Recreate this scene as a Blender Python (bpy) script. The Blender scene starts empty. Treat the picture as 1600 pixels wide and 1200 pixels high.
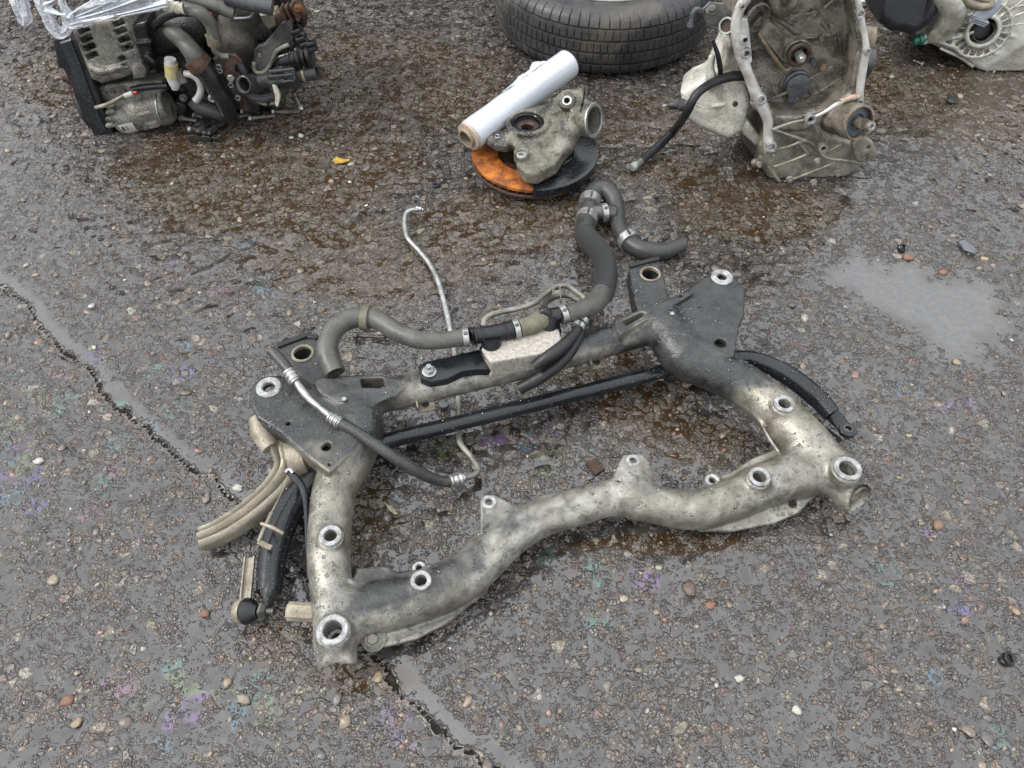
import bpy, math, random
import numpy as np
from mathutils import Vector, Matrix

random.seed(7)
RNG = np.random.default_rng(11)
scene = bpy.context.scene
COL = scene.collection

# ------------------------------------------------------------------ camera
CAM_H, PITCH, F = 1.30, math.radians(52.0), 1200.0
cd = bpy.data.cameras.new('camera')
cam = bpy.data.objects.new('camera', cd)
COL.objects.link(cam)
cd.sensor_width = 36.0
cd.lens = F / 1600.0 * 36.0
cd.clip_start = 0.01
cd.clip_end = 500
cam.location = (0, 0, CAM_H)
cam.rotation_euler = (math.pi / 2 - PITCH, 0, 0)
scene.camera = cam

# ------------------------------------------------------------------ overcast sky and soft sun
SUN_EL, SUN_AZ = math.radians(47), math.radians(-98)       # azimuth from +Y towards +X
w = bpy.data.worlds.new('World'); scene.world = w; w.use_nodes = True
nt = w.node_tree; nt.nodes.clear()
wo = nt.nodes.new('ShaderNodeOutputWorld'); bg = nt.nodes.new('ShaderNodeBackground')
sky = nt.nodes.new('ShaderNodeTexSky'); sky.sky_type = 'NISHITA'; sky.sun_disc = False
sky.sun_elevation = SUN_EL; sky.sun_rotation = SUN_AZ
sky.dust_density = 4.0; sky.air_density = 1.0; sky.ozone_density = 1.0
hs = nt.nodes.new('ShaderNodeHueSaturation'); hs.inputs['Saturation'].default_value = 0.22
nt.links.new(sky.outputs[0], hs.inputs['Color'])
tc = nt.nodes.new('ShaderNodeTexCoord')
sx = nt.nodes.new('ShaderNodeSeparateXYZ'); nt.links.new(tc.outputs['Generated'], sx.inputs[0])
# cloud deck: brighter overhead than at the horizon
mr = nt.nodes.new('ShaderNodeMapRange'); mr.inputs[1].default_value = 0.0; mr.inputs[2].default_value = 1.0
mr.inputs[3].default_value = 6.0; mr.inputs[4].default_value = 18.0
nt.links.new(sx.outputs[2], mr.inputs[0])
cn = nt.nodes.new('ShaderNodeTexNoise'); cn.inputs['Scale'].default_value = 2.2; cn.inputs['Detail'].default_value = 5
cm = nt.nodes.new('ShaderNodeMapRange'); cm.inputs[3].default_value = 0.72; cm.inputs[4].default_value = 1.28
nt.links.new(tc.outputs['Generated'], cn.inputs['Vector']); nt.links.new(cn.outputs[0], cm.inputs[0])
mu = nt.nodes.new('ShaderNodeMath'); mu.operation = 'MULTIPLY'
nt.links.new(mr.outputs[0], mu.inputs[0]); nt.links.new(cm.outputs[0], mu.inputs[1])
cc = nt.nodes.new('ShaderNodeCombineColor')
for i, k in enumerate((0.97, 1.0, 1.05)):
    q = nt.nodes.new('ShaderNodeMath'); q.operation = 'MULTIPLY'; q.inputs[1].default_value = k
    nt.links.new(mu.outputs[0], q.inputs[0]); nt.links.new(q.outputs[0], cc.inputs[i])
mx = nt.nodes.new('ShaderNodeMix'); mx.data_type = 'RGBA'; mx.inputs[0].default_value = 0.8
nt.links.new(hs.outputs[0], mx.inputs[6]); nt.links.new(cc.outputs[0], mx.inputs[7])
nt.links.new(mx.outputs[2], bg.inputs[0]); bg.inputs[1].default_value = 0.15
nt.links.new(bg.outputs[0], wo.inputs[0])
sl = bpy.data.lights.new('sun', 'SUN'); sl.energy = 2.4; sl.angle = math.radians(11); sl.color = (1.0, 0.96, 0.9)
so = bpy.data.objects.new('sun', sl); COL.objects.link(so)
sdir = Vector((math.sin(SUN_AZ) * math.cos(SUN_EL), math.cos(SUN_AZ) * math.cos(SUN_EL), math.sin(SUN_EL)))
so.rotation_euler = sdir.to_track_quat('Z', 'Y').to_euler(); so.location = sdir * 5
vs = scene.view_settings
scene.display_settings.display_device = 'sRGB'
vs.view_transform = 'Standard'; vs.look = 'None'; vs.exposure = 0.34; vs.gamma = 1.0; vs.use_curve_mapping = False

# ------------------------------------------------------------------ measuring helpers
CT, ST = math.cos(PITCH), math.sin(PITCH)
def ray(px, py):
    x = (px - 800) / F; y = (600 - py) / F
    return np.array([x, CT + y * ST, -ST + y * CT])
def P(px, py, z=0.0):                      # point of height z
    d = ray(px, py); return d * ((z - CAM_H) / d[2]) + np.array([0, 0, CAM_H])
def Q(px, py, Y):                          # point at distance Y down the yard
    d = ray(px, py); return d * (Y / d[1]) + np.array([0, 0, CAM_H])
def depth(p): return p[1] * CT + (CAM_H - p[2]) * ST
def R_(p, wpx): return wpx * 0.5 / F * depth(p)      # width measured on the thing -> radius
def V(*a): return np.array(a, float)
def nrm(v): v = np.asarray(v, float); return v / (np.linalg.norm(v) + 1e-12)
def perp(a):
    a = nrm(a); t = V(0, 0, 1) if abs(a[2]) < .9 else V(1, 0, 0)
    u = nrm(np.cross(t, a)); return u, np.cross(a, u)

# ------------------------------------------------------------------ objects
def empty(name, loc, label, cat, group=None):
    o = bpy.data.objects.new(name, None); COL.objects.link(o)
    o.location = tuple(map(float, loc)); o.empty_display_size = 0.05
    o['label'] = label; o['category'] = cat
    if group: o['group'] = group
    return o
def wloc(o):
    l = np.zeros(3)
    while o is not None:
        l = l + np.array(o.location); o = o.parent
    return l
def obj(name, verts, faces, m, parent=None, smooth=True, label=None, cat=None, kind=None, group=None, auto=None, origin=None):
    """verts in world space; linked as one mesh object (child of parent when given)"""
    verts = np.asarray(verts, float).reshape(-1, 3)
    base = wloc(parent) if parent is not None else np.zeros(3)
    loc = np.zeros(3)
    if parent is None and kind is None:
        loc = V(verts[:, 0].mean(), verts[:, 1].mean(), verts[:, 2].min()) if origin is None else np.asarray(origin, float)
    me = bpy.data.meshes.new(name)
    if isinstance(faces, np.ndarray):
        n, k = faces.shape
        me.vertices.add(len(verts)); me.vertices.foreach_set('co', (verts - base - loc).astype(np.float32).ravel())
        me.loops.add(n * k); me.loops.foreach_set('vertex_index', faces.astype(np.int32).ravel())
        me.polygons.add(n); me.polygons.foreach_set('loop_start', np.arange(0, n * k, k, dtype=np.int32))
        me.update(calc_edges=True)
    else:
        me.from_pydata([tuple(v) for v in (verts - base - loc)], [], faces)
    if smooth: me.polygons.foreach_set('use_smooth', np.ones(len(me.polygons), bool))
    if auto is not None:
        me.update()
        try: me.set_sharp_from_angle(angle=math.radians(auto))
        except Exception: pass
    me.materials.append(m)
    o = bpy.data.objects.new(name, me); COL.objects.link(o); o.location = tuple(loc)
    if parent is not None: o.parent = parent
    if label: o['label'] = label
    if cat: o['category'] = cat
    if kind: o['kind'] = kind
    if group: o['group'] = group
    return o

class MB:
    """collects simple solids into one mesh"""
    def __init__(s): s.v = []; s.f = []; s.n = 0
    def add(s, v, f):
        v = np.asarray(v, float); s.v.append(v); s.f += [tuple(i + s.n for i in q) for q in f]; s.n += len(v); return s
    def loft(s, rings, cap=True, close=False):
        n = len(rings[0]); v = np.concatenate(rings); f = []
        m = len(rings)
        for j in range(m - 1 + (1 if close else 0)):
            a, b = j * n, ((j + 1) % m) * n
            for i in range(n):
                k = (i + 1) % n; f.append((a + i, a + k, b + k, b + i))
        if cap and not close: f.append(tuple(reversed(range(n)))); f.append(tuple(range((m - 1) * n, m * n)))
        return s.add(v, f)
    def lathe(s, c, ax, prof, n=24, close=False, cap=True, a0=0.0, a1=None):
        """prof: (radius, height along ax); revolve about ax through c"""
        c = np.asarray(c, float); ax = nrm(ax); u, w_ = perp(ax)
        rings = []
        if a1 is None:
            th = np.arange(n) / n * 2 * math.pi
            cs = np.cos(th)[:, None] * u + np.sin(th)[:, None] * w_
            for r, h in prof: rings.append(c + ax * h + cs * r)
            return s.loft(rings, cap=cap and not close, close=close)
        th = np.linspace(a0, a1, n)
        for t in th:
            d = math.cos(t) * u + math.sin(t) * w_
            rings.append(np.array([c + ax * h + d * r for r, h in prof]))
        return s.loft(rings, cap=True)
    def ring(s, c, ax, ro, ri, h, n=28, bev=0.15):
        b = min(ro - ri, h) * bev
        return s.lathe(c, ax, [(ri, 0), (ro, 0), (ro, h - b), (ro - b, h), (ri + b, h), (ri, h - b)], n, close=True)
    def cyl(s, a, b, r, n=16, r2=None, bev=0.0):
        a = np.asarray(a, float); b = np.asarray(b, float); L = np.linalg.norm(b - a); r2 = r if r2 is None else r2
        pr = [(r, 0), (r2, L)] if bev <= 0 else [(r - bev, 0), (r, bev), (r2, L - bev), (r2 - bev, L)]
        return s.lathe(a, b - a, pr, n)
    def box(s, c, ax, half, bev=0.0):
        c = np.asarray(c, float); A = [nrm(a) for a in ax]
        hx, hy, hz = half
        if bev <= 0:
            v = [c + A[0] * hx * i + A[1] * hy * j + A[2] * hz * k for i in (-1, 1) for j in (-1, 1) for k in (-1, 1)]
            return s.add(v, [(0, 1, 3, 2), (4, 6, 7, 5), (0, 4, 5, 1), (2, 3, 7, 6), (0, 2, 6, 4), (1, 5, 7, 3)])
        rings = []
        def rect(z, e):
            o = []
            x, y, b = hx - e, hy - e, bev
            for (qx, qy) in ((x, -y + b), (x, y - b), (x - b, y), (-x + b, y), (-x, y - b), (-x, -y + b), (-x + b, -y), (x - b, -y)):
                o.append(c + A[0] * qx + A[1] * qy + A[2] * z)
            return np.array(o)
        return s.loft([rect(-hz, bev * .6), rect(-hz + bev * .6, 0), rect(hz - bev * .6, 0), rect(hz, bev * .6)])
    def tube(s, pts, rad, n=12, res=5, hollow=None, flat=None, up=None, spline=True):
        """hollow: wall fraction for open ends; flat: (k along) per point height scale"""
        pts = np.asarray(pts, float); rad = np.broadcast_to(np.asarray(rad, float), (len(pts),)).copy()
        fl = None if flat is None else np.asarray(flat, float)
        if spline and len(pts) > 2: pts, ex = catmull(pts, np.stack([rad] + ([fl] if fl is not None else []), 1), res)
        else: ex = np.stack([rad] + ([fl] if fl is not None else []), 1)
        rad = ex[:, 0]
        T = np.gradient(pts, axis=0); T /= np.linalg.norm(T, axis=1)[:, None] + 1e-12
        u, _ = perp(T[0])
        if up is not None: u = nrm(np.cross(up, T[0]))
        th = np.arange(n) / n * 2 * math.pi; rings = []
        for i, p in enumerate(pts):
            if up is not None: u = nrm(np.cross(up, T[i]))
            else: u = nrm(u - T[i] * np.dot(u, T[i]))
            w_ = np.cross(T[i], u); k = 1.0 if fl is None else ex[i, 1]
            rings.append(p + (np.cos(th)[:, None] * u + np.sin(th)[:, None] * w_ * k) * rad[i])
        if hollow:
            inn = lambda r, p: p + (r - p) * (1 - hollow)
            a, b = rings[0], rings[-1]; pa, pb = pts[0], pts[-1]
            da, db = T[0] * rad[0] * 1.6, -T[-1] * rad[-1] * 1.6
            rings = [inn(a, pa) + da, inn(a, pa)] + rings + [inn(b, pb), inn(b, pb) + db]
        return s.loft(rings)
    def prism(s, poly, up, h, bev=0.0):
        """poly: world points (roughly planar), thickened by h along -up"""
        poly = np.asarray(poly, float); up = nrm(up); c = poly.mean(0)
        if bev > 0:
            inn = poly + (c - poly) / (np.linalg.norm(c - poly, axis=1)[:, None] + 1e-9) * bev
            return s.loft([inn, poly - up * bev, poly - up * h])
        return s.loft([poly, poly - up * h])
    def build(s, name, m, parent=None, smooth=True, auto=35, **k):
        return obj(name, np.concatenate(s.v), s.f, m, parent, smooth=smooth, auto=auto, **k)

def catmull(pts, ex, res=5):
    P0 = np.concatenate([pts[:1] * 2 - pts[1:2], pts, pts[-1:] * 2 - pts[-2:-1]])
    E0 = np.concatenate([ex[:1], ex, ex[-1:]])
    out = []; oe = []
    for i in range(1, len(P0) - 2):
        a, b, c, d = P0[i - 1], P0[i], P0[i + 1], P0[i + 2]
        # centripetal-like tension by chord
        for j in range(res):
            t = j / res
            out.append(0.5 * ((2 * b) + (-a + c) * t + (2 * a - 5 * b + 4 * c - d) * t * t + (-a + 3 * b - 3 * c + d) * t ** 3))
            oe.append(E0[i] * (1 - t) + E0[i + 1] * t)
    out.append(P0[-2]); oe.append(E0[-2])
    return np.array(out), np.array(oe)

# ------------------------------------------------------------------ distance-field modeller for castings
class SDF:
    def __init__(s, lo, hi, vox):
        s.lo = np.asarray(lo, float); s.v = vox
        s.n = np.ceil((np.asarray(hi, float) - s.lo) / vox).astype(int) + 1
        s.g = np.full(tuple(s.n), 0.05, np.float32)
    def sub(s, lo, hi, pad):
        a = np.clip(np.floor((np.asarray(lo) - pad - s.lo) / s.v).astype(int), 0, s.n)
        b = np.clip(np.ceil((np.asarray(hi) + pad - s.lo) / s.v).astype(int) + 1, 0, s.n)
        if np.any(b <= a): return None, None
        sl_ = tuple(slice(i, j) for i, j in zip(a, b))
        ax = [s.lo[k] + s.v * np.arange(a[k], b[k]) for k in range(3)]
        X = np.stack(np.meshgrid(*ax, indexing='ij'), -1)
        return sl_, X
    def op(s, sl_, d, k, cut):
        g = s.g[sl_].astype(float)
        if cut:
            d = -d
            if k > 0: h = np.maximum(k - np.abs(g - d), 0) / k; r = np.maximum(g, d) + h * h * k * .25
            else: r = np.maximum(g, d)
        else:
            if k > 0: h = np.maximum(k - np.abs(g - d), 0) / k; r = np.minimum(g, d) - h * h * k * .25
            else: r = np.minimum(g, d)
        s.g[sl_] = r
    def cone(s, a, b, ra, rb, k=.01, cut=False):
        a = np.asarray(a, float); b = np.asarray(b, float); m = max(ra, rb)
        sl_, X = s.sub(np.minimum(a, b), np.maximum(a, b), m + k + .008)
        if sl_ is None: return s
        ab = b - a; t = np.clip(((X - a) @ ab) / (ab @ ab + 1e-12), 0, 1)
        d = np.linalg.norm(X - a - t[..., None] * ab, axis=-1) - (ra + (rb - ra) * t)
        s.op(sl_, d, k, cut); return s
    def path(s, pts, rad, k=.01, res=4, cut=False):
        pts = np.asarray(pts, float); rad = np.broadcast_to(np.asarray(rad, float), (len(pts),))
        if len(pts) > 2: pts, e = catmull(pts, rad[:, None], res); rad = e[:, 0]
        sl_, X = s.sub(pts.min(0), pts.max(0), rad.max() + k + .008)
        if sl_ is None: return s
        D = np.full(X.shape[:3], 9.0, np.float32)
        # one chain evaluated as one solid, segment by segment in local boxes
        t_ = SDF.__new__(SDF); t_.lo = s.lo + s.v * np.array([q.start for q in sl_]); t_.v = s.v
        t_.n = np.array(D.shape); t_.g = np.full(D.shape, 0.05, np.float32)
        for i in range(len(pts) - 1): t_.cone(pts[i], pts[i + 1], rad[i], rad[i + 1], 0)
        s.op(sl_, t_.g.astype(float), k, cut); return s
    def cyl(s, c, ax, r, h, rnd=.002, k=.006, cut=False):
        """centre c, half height h"""
        c = np.asarray(c, float); ax = nrm(ax); m = math.hypot(r, h)
        e = np.abs(ax) * h + np.sqrt(np.maximum(1 - ax ** 2, 0)) * r
        sl_, X = s.sub(c - e, c + e, k + .008)
        if sl_ is None: return s
        q = X - c; z = q @ ax; rr = np.sqrt(np.maximum((q ** 2).sum(-1) - z * z, 0))
        dx = rr - r + rnd; dz = np.abs(z) - h + rnd
        d = np.minimum(np.maximum(dx, dz), 0) + np.hypot(np.maximum(dx, 0), np.maximum(dz, 0)) - rnd
        s.op(sl_, d, k, cut); return s
    def box(s, c, ax, half, rnd=.003, k=.006, cut=False):
        c = np.asarray(c, float); A = np.array([nrm(a) for a in ax]); half = np.asarray(half, float)
        e = np.abs(A).T @ half
        sl_, X = s.sub(c - e, c + e, k + .008)
        if sl_ is None: return s
        q = np.abs((X - c) @ A.T) - half + rnd
        d = np.minimum(q.max(-1), 0) + np.linalg.norm(np.maximum(q, 0), axis=-1) - rnd
        s.op(sl_, d, k, cut); return s
    def prism(s, poly, up, h, rnd=.003, k=.006, cut=False):
        """polygon of world points; solid reaches from the polygon plane down by h along -up"""
        poly = np.asarray(poly, float); up = nrm(up); c = poly.mean(0); u, w_ = perp(up)
        p2 = np.stack([(poly - c) @ u, (poly - c) @ w_], 1)
        lo = np.minimum(poly.min(0), (poly - up * h).min(0)); hi = np.maximum(poly.max(0), (poly - up * h).max(0))
        sl_, X = s.sub(lo, hi, k + .008)
        if sl_ is None: return s
        q = X - c; x = q @ u; y = q @ w_; z = q @ up
        d = np.full(x.shape, 1e9); sg = np.ones(x.shape)
        n = len(p2)
        for i in range(n):
            a = p2[i]; b = p2[i - 1]; e0, e1 = b - a
            wx = x - a[0]; wy = y - a[1]
            t = np.clip((wx * e0 + wy * e1) / (e0 * e0 + e1 * e1 + 1e-12), 0, 1)
            d = np.minimum(d, (wx - e0 * t) ** 2 + (wy - e1 * t) ** 2)
            c1 = y >= a[1]; c2 = y < b[1]; c3 = e0 * wy > e1 * wx
            fl = (c1 & c2 & c3) | (~c1 & ~c2 & ~c3); sg = np.where(fl, -sg, sg)
        d = sg * np.sqrt(d)
        dx = d + rnd; dz = np.abs(z + h / 2) - h / 2 + rnd
        d = np.minimum(np.maximum(dx, dz), 0) + np.hypot(np.maximum(dx, 0), np.maximum(dz, 0)) - rnd
        s.op(sl_, d, k, cut); return s
    def torus(s, c, ax, R, r, k=.004, cut=False):
        c = np.asarray(c, float); ax = nrm(ax)
        sl_, X = s.sub(c - R - r, c + R + r, k + .005)
        if sl_ is None: return s
        q = X - c; z = q @ ax; rr = np.sqrt(np.maximum((q ** 2).sum(-1) - z * z, 0))
        s.op(sl_, np.hypot(rr - R, z) - r, k, cut); return s
    def mesh(s):
        g = s.g; g[0] = g[-1] = .05; g[:, 0] = g[:, -1] = .05; g[:, :, 0] = g[:, :, -1] = .05
        ins = g < 0
        cs = tuple(k - 1 for k in g.shape)
        def c(a, i, j, k): return a[i:i + cs[0], j:j + cs[1], k:k + cs[2]]
        cnt = np.zeros(cs, np.int8)
        for i in (0, 1):
            for j in (0, 1):
                for k in (0, 1): cnt += c(ins, i, j, k)
        act = (cnt > 0) & (cnt < 8)
        idx = np.full(cs, -1, np.int32); I = np.argwhere(act); idx[act] = np.arange(len(I))
        pos = np.zeros((len(I), 3)); num = np.zeros(len(I))
        I0, I1, I2 = I.T
        cor = {(a, b, d): g[I0 + a, I1 + b, I2 + d].astype(float) for a in (0, 1) for b in (0, 1) for d in (0, 1)}
        for ax in range(3):
            for a in (0, 1):
                for b in (0, 1):
                    o0 = [a, b]; o0.insert(ax, 0); o1 = list(o0); o1[ax] = 1
                    f0 = cor[tuple(o0)]; f1 = cor[tuple(o1)]; cr = (f0 < 0) != (f1 < 0)
                    t = np.where(cr, f0 / np.where(cr, f0 - f1, 1), 0)
                    p = np.tile(np.array(o0, float), (len(I), 1)); p[:, ax] += t
                    pos += p * cr[:, None]; num += cr
        pos = (I + pos / num[:, None]) * s.v + s.lo
        F_ = []
        for ax in range(3):
            a = [slice(1, -1)] * 3; a[ax] = slice(0, -1); b = list(a); b[ax] = slice(1, None)
            A = ins[tuple(a)]; B = ins[tuple(b)]
            E_ = np.argwhere(A != B); 
            if not len(E_): continue
            fl = A[tuple(E_.T)]
            E_ = E_ + 1; E_[:, ax] -= 1
            u, v_ = (ax + 1) % 3, (ax + 2) % 3
            def cell(du, dv):
                q = E_.copy(); q[:, u] -= du; q[:, v_] -= dv; return idx[tuple(q.T)]
            q = np.stack([cell(1, 1), cell(0, 1), cell(0, 0), cell(1, 0)], 1)
            q[~fl] = q[~fl][:, ::-1]
            F_.append(q)
        return pos, np.concatenate(F_)
    def build(s, name, m, parent=None, **k):
        v, f = s.mesh()
        return obj(name, v, f, m, parent, **k)

# ------------------------------------------------------------------ materials
class NT:
    def __init__(s, name):
        s.m = bpy.data.materials.new(name); s.m.use_nodes = True; s.t = s.m.node_tree; s.t.nodes.clear()
        s.out = s.n('OutputMaterial'); s.b = s.n('BsdfPrincipled'); s.l(s.b.outputs[0], s.out.inputs[0])
    def n(s, t, **k):
        o = s.t.nodes.new('ShaderNode' + t)
        for a, b in k.items(): setattr(o, a, b)
        return o
    def l(s, a, b): s.t.links.new(a, b)
    def put(s, v, sock):
        if hasattr(v, 'is_output') or hasattr(v, 'links'): s.l(v, sock)
        else:
            if isinstance(v, (tuple, list)) and len(v) == 3 and sock.type == 'RGBA': v = (*v, 1)
            sock.default_value = v
    def math(s, op, a, b=None, c=None, clamp=False):
        o = s.n('Math', operation=op, use_clamp=clamp)
        for i, v in enumerate((a, b, c)):
            if v is not None: s.put(v, o.inputs[i])
        return o.outputs[0]
    def mix(s, f, a, b, mode='MIX'):
        o = s.n('Mix', data_type='RGBA', blend_type=mode)
        s.put(f, o.inputs[0]); s.put(a, o.inputs[6]); s.put(b, o.inputs[7]); return o.outputs[2]
    def rng(s, v, a, b, c=0.0, d=1.0, smooth=False):
        o = s.n('MapRange'); 
        if smooth: o.interpolation_type = 'SMOOTHSTEP'
        s.put(v, o.inputs[0])
        for i, q in enumerate((a, b, c, d)): s.put(q, o.inputs[1 + i])
        return o.outputs[0]
    def noise(s, vec, sc, det=3, rough=.5, dist=0.0):
        o = s.n('TexNoise'); s.l(vec, o.inputs['Vector']); o.inputs['Scale'].default_value = sc
        o.inputs['Detail'].default_value = det; o.inputs['Roughness'].default_value = rough; o.inputs['Distortion'].default_value = dist
        return o
    def pos(s): return s.n('NewGeometry').outputs['Position']
    def set(s, **k):
        for a, v in k.items(): s.put(v, s.b.inputs[a.replace('_', ' ')])
    def bump(s, h, dist, strength=1.0, nrm_=None):
        o = s.n('Bump'); o.inputs['Distance'].default_value = dist; o.inputs['Strength'].default_value = strength
        s.l(h, o.inputs['Height'])
        if nrm_ is not None: s.l(nrm_, o.inputs['Normal'])
        s.l(o.outputs[0], s.b.inputs['Normal']); return o.outputs[0]

def mat(name, c1, c2=None, rough=.45, metal=0.0, sc=25, bump=.0006, speck=None, speck_amt=.35, rvar=.13, c3=None, contrast=.12, spec=.36, drops=0.0):
    t = NT(name); p = t.pos()
    c2 = c2 or tuple(x * .6 for x in c1)
    c1, c2, c3, speck = [None if c is None else tuple(x * .60 for x in c) for c in (c1, c2, c3, speck)]
    n1 = t.noise(p, sc, 6, .62, .6); f = t.rng(n1.outputs[0], .5 - contrast, .5 + contrast)
    col = t.mix(f, c2, c1)
    if c3:
        n3 = t.noise(p, sc * .35, 4, .6, 1.0); col = t.mix(t.rng(n3.outputs[0], .52, .66), col, c3)
    n2 = t.noise(p, sc * 14, 3, .6)
    if speck:
        col = t.mix(t.math('MULTIPLY', t.rng(n2.outputs[0], .56, .64), speck_amt), col, speck)
    t.set(Base_Color=col, Metallic=metal, Roughness=t.rng(n1.outputs[0], .3, .7, rough - rvar, rough + rvar))
    t.b.inputs['Specular IOR Level'].default_value = spec
    h = t.math('ADD', t.math('MULTIPLY', n1.outputs[0], 1.2), t.math('MULTIPLY', n2.outputs[0], .5))
    if bump: t.bump(h, bump * 3)
    return t.m

M = {}
M['pebble'] = None
# bare, weathered aluminium of the subframe: paint left towards the back, oxide and road dirt towards the front
def subframe_mat():
    t = NT('weathered_aluminium'); p = t.pos()
    n1 = t.noise(p, 9, 6, .62, .8); n2 = t.noise(p, 320, 3, .65); n3 = t.noise(p, 38, 5, .6, .4); n4 = t.noise(p, 3.3, 3, .5)
    a = t.n('Attribute', attribute_name='bare')
    bare = t.math('ADD', a.outputs['Fac'], t.math('MULTIPLY', t.math('SUBTRACT', n1.outputs[0], .5), 1.2))
    bare = t.rng(bare, .22, .72, smooth=True)
    dark = t.mix(t.rng(n3.outputs[0], .38, .62), (.008, .009, .009), (.026, .027, .026))
    al = t.mix(t.rng(n3.outputs[0], .33, .62), (.125, .119, .102), (.30, .288, .255))
    al = t.mix(t.rng(n4.outputs[0], .42, .62, 0, .45), al, (.15, .13, .09))
    n5 = t.noise(p, 5.5, 4, .6, 1.2); al = t.mix(t.rng(n5.outputs[0], .48, .68, 0, .55), al, (.075, .070, .057))
    col = t.mix(bare, dark, al)
    col = t.mix(t.math('MULTIPLY', t.rng(n2.outputs[0], .57, .66), .3), col, (.04, .037, .03))
    col = t.mix(t.math('MULTIPLY', t.rng(n2.outputs[0], .36, .30), .35), col, (.34, .33, .30))
    t.set(Base_Color=col, Metallic=t.math('MULTIPLY', bare, .55), Roughness=t.rng(n3.outputs[0], .3, .7, .24, .48))
    h = t.math('ADD', n3.outputs[0], t.math('MULTIPLY', n2.outputs[0], .35)); t.bump(h, .0022)
    return t.m
M['frame'] = subframe_mat()
M['alu'] = mat('dirty_aluminium', (.42, .40, .35), (.20, .19, .16), .42, .4, 22, .0006, (.06, .055, .045), .5)
M['alu_dark'] = mat('grimy_aluminium', (.22, .205, .175), (.07, .062, .05), .42, .35, 20, .0009, (.02, .018, .014), .6)
M['alu_light'] = mat('pale_aluminium', (.90, .89, .85), (.58, .55, .48), .40, .3, 26, .0006, (.16, .14, .11), .4)
M['alu_brown'] = mat('oil_browned_aluminium', (.42, .385, .33), (.12, .105, .085), .28, .35, 22, .0012, (.70, .66, .58), .6)
M['clean'] = mat('machined_aluminium', (.66, .67, .67), (.34, .34, .33), .34, .4, 70, .0006, (.16, .15, .14), .5, c3=(.28, .27, .25))
M['zinc'] = mat('zinc_plated_steel', (.62, .63, .62), (.40, .40, .38), .30, .75, 50, .0003, (.2, .19, .17), .3)
M['steel_dark'] = mat('dull_dark_steel', (.16, .155, .145), (.07, .068, .062), .38, .6, 40, .0005, (.3, .28, .24), .3)
M['black_paint'] = mat('black_painted_steel', (.018, .021, .025), (.010, .011, .013), .20, 0, 14, .00008, (.08, .08, .08), .15)
M['dark_paint'] = mat('dusty_black_paint', (.052, .055, .056), (.024, .025, .026), .30, 0, 18, .0004, (.16, .155, .14), .4, c3=(.13, .125, .11))
M['rubber'] = mat('black_rubber', (.018, .020, .021), (.010, .010, .011), .45, 0, 30, .0004, (.09, .085, .08), .3)
M['hose'] = mat('grey_rubber_hose', (.125, .122, .108), (.075, .073, .065), .42, 0, 22, .0004, (.22, .21, .18), .3)
M['plastic'] = mat('black_plastic', (.012, .013, .015), (.012, .012, .013), .25, 0, 30, .0002, (.08, .08, .078), .3)
M['tyre'] = mat('worn_tyre_rubber', (.060, .061, .063), (.035, .035, .036), .42, 0, 14, .0006, (.12, .115, .10), .35, c3=(.12, .108, .088))
M['rust'] = mat('orange_rust', (.66, .21, .022), (.22, .055, .012), .55, 0, 22, .0012, (.09, .03, .012), .5, c3=(.12, .032, .012))
M['rust_dark'] = mat('brown_rust', (.11, .062, .042), (.045, .027, .020), .55, .2, 35, .0008, (.25, .10, .04), .4)
M['cream'] = mat('dirty_cream_aluminium', (.46, .41, .32), (.20, .17, .12), .45, .25, 15, .0006, (.09, .07, .05), .4)
M['speckled'] = mat('speckled_cooler_casting', (.66, .63, .57), (.42, .38, .32), .38, .2, 150, .0003, (.07, .055, .04), .95)
M['green'] = mat('green_plastic', (.02, .22, .14), (.01, .10, .07), .3, 0, 60, 0)
M['yellow'] = mat('yellow_paint', (.60, .50, .05), (.60, .58, .50), .4, 0, 80, .0002)
M['white'] = mat('white_plastic', (.72, .73, .72), (.5, .5, .48), .35, 0, 50, .0003)
M['cardboard'] = mat('cardboard', (.42, .33, .22), (.30, .23, .15), .7, 0, 90, .0003)
M['hole'] = mat('dark_bore', (.012, .012, .012), (.006, .006, .006), .6, 0, 30, 0)  # near-black of the hole discs, the shade inside put into the colour
M['olive'] = mat('olive_tape', (.20, .19, .13), (.13, .12, .08), .5, 0, 60, .0003)
def film_mat():
    t = NT('stretch_film'); p = t.pos()
    n = t.noise(p, 30, 4, .6, 1.5); n2 = t.noise(p, 7, 2)
    t.set(Base_Color=t.mix(n2.outputs[0], (.36, .385, .42), (.45, .465, .49)), Roughness=.22, Coat_Weight=.6, Coat_Roughness=.08)
    t.bump(n.outputs[0], .0012); return t.m
M['film'] = film_mat()
def loose_film():
    t = NT('loose_clear_film'); p = t.pos(); n = t.noise(p, 45, 5, .65, 2.5)
    m_ = t.n('MixShader'); tr = t.n('BsdfTransparent')
    t.set(Base_Color=(.55, .57, .60), Roughness=.12)
    t.l(t.rng(n.outputs[0], .33, .56, .35, 1.0), m_.inputs[0]); t.l(tr.outputs[0], m_.inputs[1]); t.l(t.b.outputs[0], m_.inputs[2])
    t.l(m_.outputs[0], t.out.inputs[0]); t.bump(n.outputs[0], .006); return t.m
M['loose_film'] = loose_film()
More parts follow.
